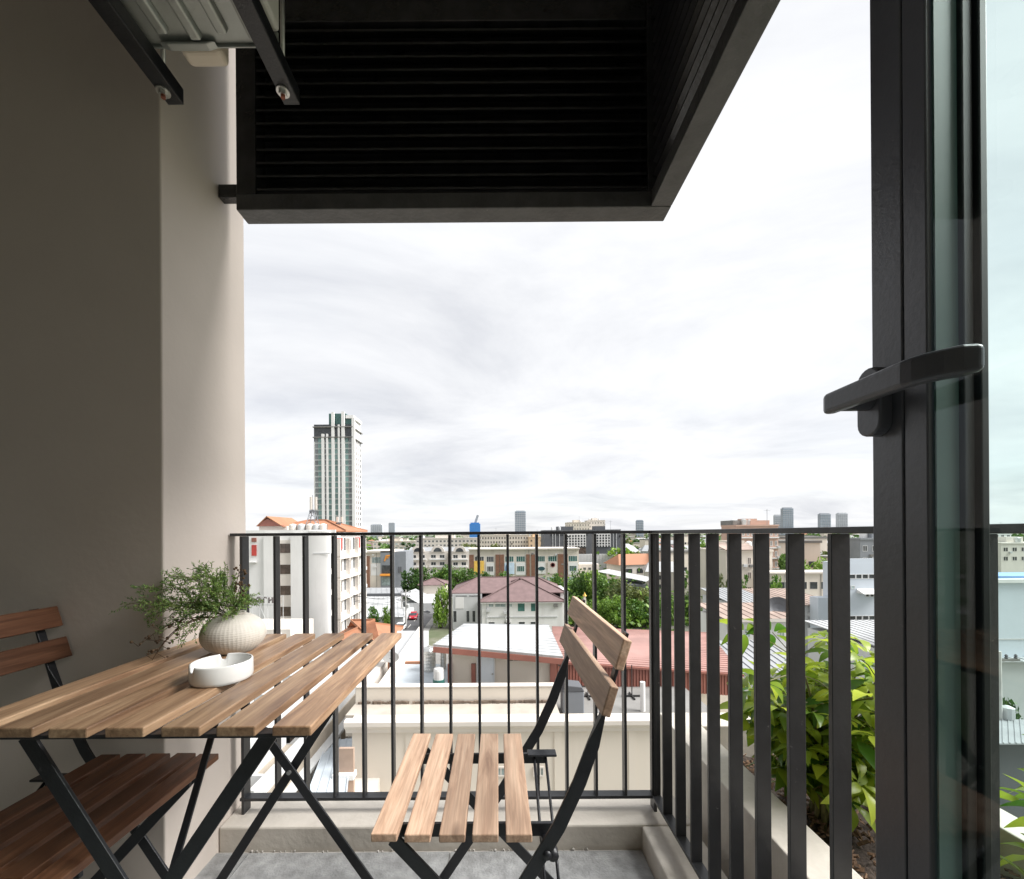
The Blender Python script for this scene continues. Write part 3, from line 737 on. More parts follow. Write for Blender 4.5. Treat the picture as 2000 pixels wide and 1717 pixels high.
def shrub(label, base, h, rad, nl, seed, group):
    r_ = random.Random(seed)
    s = thing('umbrella_tree_shrub', label, 'shrub', base, group=group)
    stm = MB(); tips = []
    nst = max(5, nl // 9)
    for k in range(nst):
        a = 2 * PI * k / nst + r_.uniform(-.3, .3); rr = rad * r_.uniform(.12, .62)
        p0 = Vector((r_.uniform(-.05, .05), r_.uniform(-.05, .05), 0)); p2 = Vector((math.cos(a) * rr, math.sin(a) * rr, h * r_.uniform(.55, .95)))
        st = bez(p0, Vector((p2.x * .25, p2.y * .25, p2.z * .6)), p2, 10); stm.tube(st, [.007 - .0045 * i / 10 for i in range(11)], 6); tips.append(st)
    stm.build('stems', M_stem, s, smooth=True)
    for k in range(nl):
        st = tips[k % nst]; i = r_.randint(3, 10); p = st[i]
        a = r_.uniform(0, 2 * PI); o = Vector((math.cos(a), math.sin(a), r_.uniform(-.1, .8))).normalized()
        q = p + o * r_.uniform(.05, .15) * (rad / .27)
        if q.z < .03: q.z = .03 + r_.random() * .05
        # keep out of the balcony railing
        if base[0] + q.x < .69: q.x = .69 - base[0]
        lf = inst('leaf', LEAFV[r_.randrange(6)], s, q, Euler((r_.uniform(-.55, .55) - o.y * .5, r_.uniform(-.55, .55) + o.x * .5, r_.uniform(0, 6.28))), (r_.uniform(.75, 1.12),) * 3)
        MB().tube([p, p.lerp(q, .5) + Vector((0, 0, .01)), q], .0016, 4).build('petiole', M_stem, s)
    return s
shrub('tall bright green umbrella tree shrub in the planter behind the side railing bars', (0.985, 1.24, .13), .57, .30, 200, 6, 'shrubs in the balcony planter')
shrub('umbrella tree shrub in the planter seen through the tinted glass door', (1.04, .66, .13), .50, .20, 70, 9, 'shrubs in the balcony planter')

# ================================================================ the city: materials
M_white = mat('white_wall_paint', (0.72, 0.715, 0.70), 0.8, 0.05, 0.35, dirt=0.34)
M_cream = mat('cream_wall_paint', (0.66, 0.60, 0.52), 0.85, 0.05, 0.4, dirt=0.34)
M_creamw = mat('warm_white_paint', (0.66, 0.61, 0.555), 0.85, 0.05, 0.3, dirt=0.34)
M_pale = mat('pale_grey_paint', (0.52, 0.53, 0.53), 0.8, 0.06, 0.4, dirt=0.15)
M_bluew = mat('sky_tinted_white_paint', (0.58, 0.63, 0.68), 0.8, 0.04, 0.4, dirt=0.06)  # white paint with the blue of skylit shade put into its colour
M_conc = mat('stained_concrete', (0.21, 0.205, 0.195), 0.9, 0.2, 0.8, dirt=0.5)
M_roofw = mat('white_metal_sheet', (0.43, 0.44, 0.445), 0.5, 0.12, 0.5, dirt=0.45)
M_roofg = mat('grey_metal_sheet', (0.30, 0.31, 0.32), 0.55, 0.12, 0.5, dirt=0.3)
M_roofb = mat('brown_tile_roof', (0.17, 0.112, 0.11), 0.75, 0.14, 0.9, bump=0.2, bscale=5, dirt=0.12)
M_roofr = mat('red_brown_sheet', (0.33, 0.185, 0.16), 0.55, 0.18, 0.8, dirt=0.4)
M_fascr = mat('red_brown_cladding', (0.26, 0.10, 0.075), 0.6, 0.15, 1.0)
M_roofo = mat('orange_tile_roof', (0.36, 0.165, 0.09), 0.75, 0.14, 0.8, dirt=0.2)
M_rust = mat('rusty_sheet_roof', (0.33, 0.25, 0.21), 0.8, 0.3, 0.4, dirt=0.5)
M_brick = mat('brown_brick', (0.22, 0.11, 0.07), 0.85, 0.2, 1.5)
M_win = mat('dark_window_glass', (0.045, 0.05, 0.055), 0.12, 0.5, 1.2, rand=0.3)
M_wing = mat('green_window_glass', (0.045, 0.13, 0.115), 0.12, 0.35, 1.0, rand=0.25)
M_winb = mat('brown_window_glass', (0.10, 0.072, 0.060), 0.15, 0.5, 1.2, rand=0.3)
M_winl = mat('pale_curtained_glass', (0.34, 0.42, 0.42), 0.15, 0.35, 1.5, rand=0.3)
M_dgrey = mat('dark_grey_cladding', (0.10, 0.105, 0.115), 0.6, 0.1, 0.5)
M_mgrey = mat('mid_grey_cladding', (0.22, 0.235, 0.255), 0.6, 0.1, 0.5)
M_blue = mat('bright_blue_sheet', (0.045, 0.21, 0.55), 0.5, 0.1, 0.5)
M_orange = mat('orange_panel', (0.75, 0.30, 0.04), 0.5, 0.08, 1)
M_red = mat('red_panel', (0.48, 0.055, 0.045), 0.5, 0.15, 1)
M_yellow = mat('yellow_banner', (0.80, 0.50, 0.10), 0.6, 0.15, .6)
M_lblue = mat('pale_blue_banner', (0.55, 0.68, 0.80), 0.6, 0.15, .5)
M_pink = mat('salmon_wall_paint', (0.52, 0.35, 0.28), 0.85, 0.06, 0.4, dirt=0.15)
M_trunk = mat('tree_bark', (0.12, 0.09, 0.065), 0.9, 0.3, 6)
M_polec = mat('concrete_pole', (0.48, 0.47, 0.45), 0.9, 0.12, 3)
M_wire = mat('black_cable', (0.02, 0.02, 0.02), 0.6, 0.1, 5)
M_tank = mat('stainless_tank', (0.62, 0.62, 0.60), 0.28, 0.08, 3, metal=0.85)
M_green = mat('green_plastic', (0.03, 0.14, 0.12), 0.5, 0.1, 3)
M_tyre = mat('tyre_rubber', (0.02, 0.02, 0.02), 0.8, 0.1, 9)
M_tilew = mat('pale_terrace_tile', (0.47, 0.52, 0.56), 0.5, 0.08, 2.5, dirt=0.15)
M_door = mat('pale_blue_door', (0.66, 0.71, 0.75), 0.5, 0.04, 3)
M_farg = mat('far_glass_tower', (0.22, 0.28, 0.34), 0.3, 0.2, 0.05)
M_farw = mat('far_pale_tower', (0.50, 0.52, 0.55), 0.8, 0.1, 0.05)
M_fard = mat('far_grey_tower', (0.33, 0.36, 0.40), 0.7, 0.1, 0.05)
M_leafd = leafmat('tree_leaf_deep', (0.022, 0.07, 0.014), (0.12, 0.22, 0.036), 0.55, 0.25)
M_leafl = leafmat('tree_leaf_light', (0.045, 0.13, 0.018), (0.26, 0.40, 0.055), 0.55, 0.3)
M_leafo = leafmat('tree_leaf_olive', (0.055, 0.085, 0.022), (0.24, 0.27, 0.08), 0.6, 0.25)

def groundmat():
    m = bpy.data.materials.new('city_ground'); m.use_nodes = True; t = m.node_tree; b = t.nodes['Principled BSDF']
    b.inputs['Roughness'].default_value = 0.95
    tc = t.nodes.new('ShaderNodeTexCoord')
    n = t.nodes.new('ShaderNodeTexNoise'); n.inputs['Scale'].default_value = 0.035; n.inputs['Detail'].default_value = 9; n.inputs['Roughness'].default_value = .65
    t.links.new(tc.outputs['Object'], n.inputs['Vector'])
    r = t.nodes.new('ShaderNodeValToRGB'); els = r.color_ramp.elements
    els[0].position = .38; els[0].color = (0.055, 0.085, 0.030, 1); els[1].position = .62; els[1].color = (0.36, 0.34, 0.31, 1)
    e = els.new(.5); e.color = (0.13, 0.135, 0.085, 1)
    t.links.new(n.outputs['Fac'], r.inputs['Fac']); t.links.new(r.outputs[0], b.inputs['Base Color'])
    return m
gnd = MB().add([(-7000, -400, GROUND), (7000, -400, GROUND), (7000, 9000, GROUND), (-7000, 9000, GROUND)], [(0, 1, 2, 3)]).build('ground', groundmat())
struct(gnd)
M_asph = mat('asphalt', (0.075, 0.075, 0.078), 0.9, 0.2, 0.6, bump=.1, dirt=.2)
M_paint = mat('road_paint', (0.72, 0.70, 0.64), 0.7, 0.1, 2)
rx = -19.3
road = struct(MB().box(rx - 3.6, rx + 3.6, 25, 150, GROUND + .002, GROUND + .006).build('road', M_asph))
pv1 = struct(MB().box(rx - 5.2, rx - 3.6, 25, 150, GROUND + .001, GROUND + .13).build('pavement', M_conc))
pv2 = struct(MB().box(rx + 3.6, rx + 5.0, 25, 150, GROUND + .001, GROUND + .13).build('pavement', M_conc))
for k in range(18):
    MB().box(rx - .07, rx + .07, 30 + k * 6.5, 33 + k * 6.5, GROUND + .0085, GROUND + .0105).build('lane_mark', M_paint, road)

# ================================================================ builders
class B:
    """a building: local x across its front, y into depth, z up from the ground; front plane at local y = 0"""
    def __init__(s, name, label, cat, x0, x1, d, ztop, depth, wall, rz=0.0, group=None, base=None):
        s.z0 = GROUND if base is None else base
        s.cx = (x0 + x1) / 2; s.d = d; s.w = x1 - x0; s.h = ztop - s.z0; s.dep = depth
        s.o = thing(name, label, cat, (s.cx, d, s.z0), rz, group)
        s.wallm = wall
        if wall: s.part('wall', MB().box(-s.w / 2, s.w / 2, 0, depth, 0, s.h), wall)
    def part(s, name, mb, m, parent=None, **k): return mb.build(name, m, parent or s.o, **k)
    def px(s, px, py):
        p = W(px, py, s.d); return p.x - s.cx, p.z - s.z0
    def win(s, x, z, w, h, glass, frame=None, face='front', name='window', nm=1, fw=.06, pr=.05):
        me = winmesh(w, h, glass, frame or M_white, nm, fw, pr)
        if face == 'front': return inst(name, me, s.o, (x, 0, z))
        if face == 'right': return inst(name, me, s.o, (s.w / 2, x, z), (0, 0, PI / 2))
        return inst(name, me, s.o, (-s.w / 2, x, z), (0, 0, -PI / 2))
    def grid(s, xs, zs, w, h, glass, frame=None, face='front', **k):
        for z in zs:
            for x in xs: s.win(x, z, w, h, glass, frame, face, **k)
WC = {}
def winmesh(w, h, glass, frame, nm=1, fw=.06, pr=.05):
    """window: raised frame with mullions, the glass set back inside it; centre at origin, wall behind at y=0"""
    key = (round(w, 2), round(h, 2), glass.name, frame.name, nm, fw, pr)
    if key in WC: return WC[key]
    m = MB()
    m.box(-w / 2, w / 2, -pr, -.002, -h / 2, -h / 2 + fw, 0).box(-w / 2, w / 2, -pr, -.002, h / 2 - fw, h / 2, 0)
    m.box(-w / 2, -w / 2 + fw, -pr, -.002, -h / 2 + fw, h / 2 - fw, 0).box(w / 2 - fw, w / 2, -pr, -.002, -h / 2 + fw, h / 2 - fw, 0)
    for k in range(nm):
        x = -w / 2 + w * (k + 1) / (nm + 1); m.box(x - fw * .4, x + fw * .4, -pr * .9, -.002, -h / 2 + fw, h / 2 - fw, 0)
    m.box(-w / 2 + fw, w / 2 - fw, -pr * .35, -.0025, -h / 2 + fw, h / 2 - fw, 1)
    WC[key] = m.mesh('window', [frame, glass]); return WC[key]
def hip(b, x0, x1, y0, y1, z, hgt, m, name='roof', over=.6, t=.18, ridge='x', inset=None):
    x0 -= over; x1 += over; y0 -= over; y1 += over
    if ridge == 'x':
        i = inset if inset is not None else (y1 - y0) / 2; ym = (y0 + y1) / 2
        a, c = (x0 + i, ym, z + hgt), (x1 - i, ym, z + hgt)
    else:
        i = inset if inset is not None else (x1 - x0) / 2; xm = (x0 + x1) / 2
        a, c = (xm, y0 + i, z + hgt), (xm, y1 - i, z + hgt)
    q = [(x0, y0, z), (x1, y0, z), (x1, y1, z), (x0, y1, z)]
    mb = MB(); lo = [(p[0], p[1], p[2] - t) for p in q]
    if ridge == 'x': fs = [(0, 1, 5, 4), (1, 2, 5), (2, 3, 4, 5), (3, 0, 4)]
    else: fs = [(0, 1, 4), (1, 2, 5, 4), (2, 3, 5), (3, 0, 4, 5)]
    mb.add(q + [a, c], fs); mb.add(q + lo, [(0, 4, 5, 1), (1, 5, 6, 2), (2, 6, 7, 3), (3, 7, 4, 0), (4, 7, 6, 5)])
    o = b.part(name, mb, m)
    caps = MB()
    for p, r in ((q[0], a), (q[3], a), (q[1], c), (q[2], c)) if ridge == 'x' else ((q[0], a), (q[1], a), (q[2], c), (q[3], c)):
        caps.bar(Vector(p) + Vector((0, 0, .03)), Vector(r) + Vector((0, 0, .05)), .3, .12, (0, 0, 1))
    caps.bar(Vector(a) + Vector((0, 0, .05)), Vector(c) + Vector((0, 0, .05)), .3, .14, (0, 0, 1))
    b.part('ridge_tiles', caps, m, o)
    return o
def sheet(b, quad, m, name='roof', t=.06, pitch=.5, along=0, rib=.05):
    """ribbed metal sheet roof: quad p0..p3, ribs run from edge p0p1 to edge p3p2"""
    q = [Vector(p) for p in quad]
    o = b.part(name, MB().slab(q, t), m)
    n = (q[1] - q[0]).cross(q[3] - q[0]).normalized(); n = n if n.z > 0 else -n
    k = max(2, int((q[1] - q[0]).length / pitch)); mb = MB()
    for i in range(k + 1):
        a = q[0].lerp(q[1], i / k) + n * rib * .5; c = q[3].lerp(q[2], i / k) + n * rib * .5
        mb.bar(a, c, rib * 1.2, rib, (q[1] - q[0]))
    stuff(b.part('sheet_ribs', mb, m, o)); return o

# ---------------------------------------------------------------- trees
CROWNS = {}
def crownmesh(kind, leafm, seed, nclump, nleaf, ls, shape):
    key = (kind, leafm.name, seed)
    if key in CROWNS: return CROWNS[key]
    r = random.Random(seed); mb = MB(); cl = []
    for i in range(nclump):
        while True:
            p = Vector((r.uniform(-1, 1), r.uniform(-1, 1), r.uniform(-1, 1)))
            if .2 < p.length < 1.08: break
        cl.append((Vector((p.x * shape[0], p.y * shape[1], p.z * shape[2])), r.uniform(.12, .44)))
    for c, cr_ in cl:
        for j in range(int(nleaf * (.35 + cr_ * 2.2))):
            d = Vector((r.gauss(0, 1), r.gauss(0, 1), r.gauss(0, 1))).normalized() * cr_ * min(shape) * 1.25 * r.random() ** .4
            p = c + d; u = Vector((r.gauss(0, 1), r.gauss(0, 1), r.gauss(0, .6))).normalized()
            v = u.cross(Vector((r.gauss(0, 1), r.gauss(0, 1), r.gauss(0, 1)))).normalized(); s_ = ls * r.uniform(.6, 1.3)
            mb.add([p - u * s_, p + v * s_ * .55, p + u * s_, p - v * s_ * .55], [(0, 1, 2, 3)])
    CROWNS[key] = mb.mesh('crown', leafm); return CROWNS[key]
TRUNKS = {}
def trunkmesh(seed):
    if seed in TRUNKS: return TRUNKS[seed]
    r = random.Random(seed); mb = MB()
    mb.tube([(0, 0, 0), (.03, .02, .3), (-.02, .03, .62), (.02, 0, .85)], [.045, .035, .024, .008], 7)
    for k in range(6):
        a = r.uniform(0, 6.28); z = r.uniform(.28, .6); l = r.uniform(.2, .32)
        mb.tube([(0, 0, z), (math.cos(a) * l * .5, math.sin(a) * l * .5, z + .10), (math.cos(a) * l, math.sin(a) * l, z + .24)], [.018, .011, .003], 5)
    TRUNKS[seed] = mb.mesh('trunk', M_trunk, True); return TRUNKS[seed]
def tree(label, x, d, h, wid, leafm, seed, group, base=GROUND, low=.22, name='leafy_tree', near=True):
    t = thing(name, label, 'tree', (x, d, base), random.Random(seed * 31 + int(x * 7)).uniform(0, 6.28), group)
    inst('trunk', trunkmesh(seed % 4), t, (0, 0, 0), scale=(h * .8, h * .8, h * .92))
    cm = crownmesh('n' if near else 'f', leafm, seed % 5, 42 if near else 20, 62 if near else 34, .055 if near else .10, (.5, .5, .5))
    inst('crown', cm, t, (0, 0, h * (low + 1) / 2), scale=(wid, wid, h * (1 - low)))
    return t
def treepx(label, pxc, ytop, d, widpx, leafm, seed, group, **k):
    p = W(pxc, ytop, d); return tree(label, p.x, d, p.z - GROUND, widpx * d / F, leafm, seed, group, **k)

# ================================================================ neighbour block right below (cream walls, roof terrace)
def place(px, py, d): return W(px, py, d)
nb = B('neighbour_building', 'cream rendered building with a long cornice close below the balcony', 'building', pxx(685, 13), pxx(1455, 13), 13, W(972, 1402, 13).z, 11, None)
n_w, n_h = nb.w, nb.h
TF = n_h - .68        # roof terrace lies below the top of the front wall
nb.part('wall', MB().box(-n_w / 2, n_w / 2, 0, 11, 0, TF - .02), M_cream)
nb.part('front_parapet', MB().box(-n_w / 2, n_w / 2, 0, .26, TF - .0199, n_h), M_cream)
nb.part('left_parapet', MB().box(-n_w / 2, -n_w / 2 + .26, .261, 11, TF - .0199, n_h - .02), M_cream)
# cornice
nb.part('cornice', MB().prism([(-.22, n_h - .16), (-.22, n_h - .03), (-.14, n_h + .02), (-.001, n_h + .02), (-.001, n_h - .42), (-.06, n_h - .42), (-.09, n_h - .30), (-.16, n_h - .24)], 'x', -n_w / 2 - .18, n_w / 2 + .1), M_creamw)
for px in (800, 905, 1090, 1235):
    x, _ = nb.px(px, 1450); nb.part('pilaster_strip', MB().box(x - .12, x + .12, -.035, -.001, n_h - 12, n_h - .43), M_cream)
for px in (982, 1052):
    x, z = nb.px(px, 1506)
    wv_ = nb.win(x, z, .34, .30, M_winl, M_creamw, nm=2, fw=.04, name='vent_window')
# parapet set back behind the cornice ledge, with crumbling top of the ledge
px0, _ = nb.px(692, 1340); px1 = pxx(1083, 14.2) - nb.cx
px0 = pxx(692, 14.2) - nb.cx
zp = W(972, 1342, 14.2).z - GROUND
nb.part('parapet', MB().box(px0, px1, 1.2, 1.45, TF - .019, zp), M_cream, bevel=.02)
nb.part('parapet_cap', MB().box(px0 - .03, px1 + .03, 1.17, 1.48, zp + .001, zp + .05), M_creamw, bevel=.015)
crm = MB(); rr_ = random.Random(2)
for k in range(150):
    x = rr_.uniform(px0 + .1, px1 - .2); s_ = rr_.uniform(.03, .10)
    crm.bar((x, 1.16 - rr_.random() * .06, n_h + .02 + s_ * .3), (x + rr_.uniform(.05, .3), 1.16 - rr_.random() * .06, n_h + .02 + s_ * .3), s_, s_ * .6, (0, 0, 1))
stuff(nb.part('crumbling_mortar', crm, mat('dirty_mortar', (.17, .13, .10), .95, .4, 3), bevel=0))
nb.part('terrace_floor', MB().box(-n_w / 2 + .27, n_w / 2 - .02, .27, 10.9, TF - .019, TF), M_conc)
nb.part('ledge_top', MB().box(px0, px1, .261, 1.199, TF + .001, n_h - .004), mat('weathered_ledge', (.40, .36, .31), .9, .15, 1.2, dirt=.7))
# rear boundary wall running away on the left
pa_, pb_ = W(745, 1335, 14.6), W(822, 1224, 22)
def wallpiece(a, c, h, t, m, name, parent):
    a, c = Vector(a), Vector(c); d = (c - a); d.z = 0; n = Vector((-d.y, d.x, 0)).normalized() * t / 2
    mb = MB(); zb = -1.0
    vs = [a - n, a + n, c + n, c - n]; top = [v.copy() for v in vs]
    bot = [Vector((v.x, v.y, v.z - h)) for v in vs]
    mb.add(bot + top, [(0, 3, 2, 1), (4, 5, 6, 7), (0, 1, 5, 4), (1, 2, 6, 5), (2, 3, 7, 6), (3, 0, 4, 7)])
    return mb.build(name, m, parent)
off = Vector((nb.cx, 13, GROUND))
wallpiece(pa_ - off, pb_ - off, 3.2, .2, M_creamw, 'side_parapet', nb.o)
wallpiece(W(700, 1345, 14.5) - off, W(752, 1288, 17) - off, 2.2, .22, M_creamw, 'side_parapet', nb.o)
# pale tiled platform in front of the tanks
tz = W(800, 1335, 15.5).z - GROUND
nb.part('tiled_platform', MB().box(pxx(752, 15.6) - nb.cx, pxx(872, 15.6) - nb.cx, 2.4, 4.8, TF + .001, tz), M_tilew)
nb.part('orange_beam', MB().box(pxx(752, 17.9) - nb.cx, pxx(824, 17.9) - nb.cx, 4.81, 4.95, TF + .001, W(790, 1292, 17.9).z - GROUND), M_roofo)
nb.part('white_back_roof', MB().slab([(pxx(752, 18) - nb.cx, 4.96, W(790, 1291, 18).z - GROUND), (pxx(836, 18) - nb.cx, 4.96, W(836, 1291, 18).z - GROUND), (pxx(836, 22) - nb.cx, 9.0, W(836, 1232, 22).z - GROUND), (pxx(775, 22) - nb.cx, 9.0, W(790, 1232, 22).z - GROUND)], .1), M_roofw)
def tank(label, px, ytop, ybot, d, wpx, m, grp='rooftop water tanks', cap=None, ribs=True):
    p = W(px, ybot, d); r = wpx * d / F / 2; h = (ybot - ytop) * d / F
    t = thing('water_tank', label, 'tank', p, group=grp)
    prof = [(r * .96, 0)]
    nr = 7 if ribs else 3
    for k in range(nr):
        z = h * .85 * (k + .2) / nr; prof += [(r, z), (r, z + h * .055), (r * .965, z + h * .07), (r * .965, z + h * .10)]
    prof += [(r, h * .86), (r * .8, h * .94), (r * .25, h * .985), (.001, h)]
    MB().lathe(prof, 20).build('body', m, t, smooth=False)
    MB().lathe([(r * .22, h * .975), (r * .22, h * 1.02), (.001, h * 1.03)], 14).build('lid', m, t)
    return t
tank('ribbed stainless water tank at the left of the cream rooftop hut', 838, 1262, 1314, 17.0, 27, M_tank)
tank('second stainless tank between the first tank and the red post', 866, 1263, 1314, 17.2, 12, M_tank)
brl = W(857, 1340, 15.3)
t_ = thing('rooftop_barrel', 'white barrel with dark green base beside the stainless tanks', 'barrel', brl)
MB().lathe([(.19, .26), (.19, .58), (.17, .66), (.05, .70), (.001, .70)], 18).build('body', M_white, t_)
MB().lathe([(.225, 0), (.215, .255), (.19, .262), (.001, .262)], 18).build('base', M_green, t_)
# rooftop hut
hd_ = 15.8
ht = B('rooftop_hut', 'cream rooftop hut with white sheet roof and red brown posts', 'hut', pxx(874, hd_), pxx(1083, hd_), hd_, W(972, 1285, hd_).z, 3.2, M_cream, base=nb.z0 + TF + .001)
def hx(px): return pxx(px, hd_) - ht.cx
def hz(py): return W(972, py, hd_).z - ht.z0
for px in (877, 923): ht.part('red_post', MB().box(hx(px) - .08, hx(px) + .08, -.10, -.002, 0, ht.h - .2), M_fascr)
dd = ht.part('door', MB().box(hx(931), hx(963), -.05, -.002, 0, hz(1275)), M_door, bevel=.01)
MB().ball((hx(960), -.09, hz(1315)), .035).build('door_handle', M_steel, dd)
ht.part('door_frame', MB().box(hx(929), hx(930.6), -.07, -.002, 0, hz(1273)).box(hx(963.4), hx(965), -.07, -.002, 0, hz(1273)), M_white)
vb = MB()
for i in range(7):
    for j in range(3):
        x0 = hx(991) + i * .185; z0 = hz(1292) + j * .125
        vb.box(x0, x0 + .03, -.045, -.002, z0, z0 + .125); vb.box(x0 + .03, x0 + .185, -.045, -.002, z0, z0 + .03)
vp_ = ht.part('vent_blocks', vb, M_creamw)
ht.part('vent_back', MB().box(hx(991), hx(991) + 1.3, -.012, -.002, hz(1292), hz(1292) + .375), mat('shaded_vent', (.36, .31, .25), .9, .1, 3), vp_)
P_ = lambda px, py, d: (W(px, py, d) - Vector((ht.cx, hd_, ht.z0)))
rq = [P_(846, 1259, 15.2), P_(1100, 1283, 15.2), P_(1072, 1221, 19.6), P_(905, 1219, 19.6)]
rq = [Vector(q) for q in rq]
sheet(ht, [rq[0], rq[3], rq[2], rq[1]], M_roofw, pitch=.36, rib=.028)
g0 = rq[0].lerp(rq[1], .12); ht.part('gable_fill', MB().add([(-ht.w / 2, -.0005, ht.h - .01), (ht.w / 2, -.0005, ht.h - .01), (ht.w / 2, -.0005, ht.h + .02), (-ht.w / 2, -.0005, g0.z - .1)], [(0, 1, 2, 3)]), M_cream)
mbf = MB(); mbf.bar(rq[0] + Vector((0, -.03, -.17)), rq[1] + Vector((0, -.03, -.17)), .20, .05, (0, 0, 1)); ht.part('fascia', mbf, M_fascr)
ht.part('corner_post', MB().box(hx(1072), hx(1083), -.12, -.004, 0, ht.h - .02), M_fascr)
# red-brown roofed building at the right of the terrace
rb = B('brown_roof_shed', 'low shed with red brown sheet roof and corrugated fascia right of the hut', 'shed', pxx(1090, 18.4), pxx(1450, 18.4), 18.4, W(972, 1325, 18.4).z, 6, M_cream)
Q_ = lambda px, py, d: (W(px, py, d) - Vector((rb.cx, 18.4, GROUND)))
sheet(rb, [Q_(1083, 1291, 17.4), Q_(1078, 1224, 25), Q_(1385, 1236, 25), Q_(1450, 1316, 17.4)], M_roofr, pitch=.33, rib=.03)
fa, fb = Q_(1083, 1292, 17.4), Q_(1450, 1317, 17.4)
mbf = MB(); n_ = 62
for i in range(n_):
    a = fa.lerp(fb, i / n_); c = fa.lerp(fb, (i + .62) / n_)
    mbf.add([(a.x, a.y - .05, a.z - .05), (c.x, c.y - .05, c.z - .05), (c.x, c.y - .05, c.z - .92), (a.x, a.y - .05, a.z - .92),
             (a.x, a.y, a.z - .05), (c.x, c.y, c.z - .05), (c.x, c.y, c.z - .92), (a.x, a.y, a.z - .92)],
            [(0, 1, 2, 3), (0, 4, 5, 1), (1, 5, 6, 2), (2, 6, 7, 3), (3, 7, 4, 0)])
b2 = fa.lerp(fb, 1.0); mbf.add([(fa.x, fa.y, fa.z - .05), (b2.x, b2.y, b2.z - .05), (b2.x, b2.y, b2.z - .92), (fa.x, fa.y, fa.z - .92)], [(0, 1, 2, 3)])
rb.part('corrugated_fascia', mbf, M_fascr)
mbf = MB(); mbf.bar(fa + Vector((0, -.06, -.02)), fb + Vector((0, -.06, -.02)), .08, .14, (0, 0, 1)); rb.part('gutter', mbf, M_fascr)
# things on the terrace
tz_w = nb.z0 + TF + .002
def terr(px, d): return Vector((pxx(px, d), d, tz_w))
b_ = thing('roof_machine', 'grey covered washing machine on the concrete roof terrace', 'appliance', terr(1115, 15.0))
MB().box(-.38, .38, -.3, .3, 0, .82).build('body', M_mgrey, b_, bevel=.04)
MB().prism([(-.42, .80), (.40, .82), (.30, 1.0), (-.25, 1.06)], 'y', -.32, .32).build('cover', M_dgrey, b_, bevel=.03)
for px, lab in ((1146, 'thin black antenna stand on the terrace behind the pale chair'), (1232, 'thin black antenna stand near the white terrace post')):
    a_ = thing('antenna_stand', lab, 'antenna', terr(px, 16.3), group='antenna stands on the terrace')
    MB().tube([(0, 0, 0), (0, 0, 1.25)], .02, 6).build('mast', M_wire, a_)
    MB().bar((-.4, 0, .04), (.4, 0, .04), .05, .05).bar((0, -.35, .04), (0, .35, .04), .05, .05, (1, 0, 0)).build('foot', M_wire, a_)
w_ = terr(1253, 15.0)
tag(MB().tube([(0, 0, 0), (0, 0, 1.05)], .09, 12).build('terrace_post', M_white, loc=w_), 'plain white round post on the concrete roof terrace', 'post')
tag(MB().tube([(-.9, 0, 0), (-.9, 0, 1.1), (-.6, 0, 1.22), (-.6, 0, 1.0)], .03, 8).build('vent_pipe', M_wire, loc=terr(1118, 17.0)), 'bent black vent pipe beside the red brown shed', 'pipe')

# satellite dish peeking from behind the table edge
dsh = W(762, 1287, 16.5)
ds = thing('satellite_dish', 'dark mesh satellite dish by the pale roof parapet', 'satellite dish', dsh)
MB().lathe([(.001, 0), (.3, .05), (.5, .14), (.62, .25), (.60, .26), (.48, .16), (.3, .075), (.001, .02)], 22).build('bowl', M_conc, ds, rot=(.35, .25, 0)).scale = (.55, .55, .4)
MB().tube([(0, 0, -1.2), (0, 0, .02)], .03, 8).build('mast', M_dgrey, ds)

# ================================================================ low buildings at the lower left, seen under the table
bt = B('terraced_block', 'beige terraced block with stepped ledges seen under the table', 'building', -12.5, -6.2, 10.5, W(560, 1445, 14).z, 15, mat('weathered_beige', (.30, .26, .21), .9, .2, .8, dirt=.5))
# stepped ledges along its right-hand side, running away from the viewer
for k in range(7):
    z = bt.h - .55 - k * .95
    bt.part('ledge', MB().box(bt.w / 2 - .001, bt.w / 2 + .30, .2, 14.6, z, z + .10), M_pale)
    for j in range(7):
        bt.part('ledge_fin', MB().box(bt.w / 2 + .02, bt.w / 2 + .24, .6 + j * 2.2, .74 + j * 2.2, z - .82, z - .001), M_pale)
for k in range(6):
    x = bt.w / 2 - .12 - k * .78
    bt.part('roof_ridge_wall', MB().box(x - .07, x + .07, .05, 14.9, bt.h + .001, bt.h + .42), M_pale)
    for j in range(6):
        bt.part('roof_divider', MB().box(x - .70, x - .08, .9 + j * 2.3 + k * .3, 1.0 + j * 2.3 + k * .3, bt.h + .001, bt.h + .30), M_pale)
lr = B('annex', 'small annex with pale blue sheet roof below the table', 'building', -5.5, -3.75, 11.0, W(640, 1560, 12).z, 4.5, M_creamw)
L_ = lambda px, py, d: (W(px, py, d) - Vector((lr.cx, 11.0, GROUND)))
sheet(lr, [L_(598, 1560, 11), L_(676, 1556, 11), L_(688, 1442, 15.2), L_(640, 1446, 15.2)], M_tilew, pitch=.22, rib=.03)
gw = L_(672, 1512, 12.2)
lr.part('gable_wall', MB().box(gw.x - .15, gw.x + .28, 1.2, 1.3, lr.h - 1.2, gw.z + .75), mat('brown_gable', (.36, .26, .2), .8, .2, 2))
lr.part('gable_sill', MB().box(gw.x - .3, gw.x + .32, 1.05, 1.35, gw.z - .10, gw.z + .05), M_white)

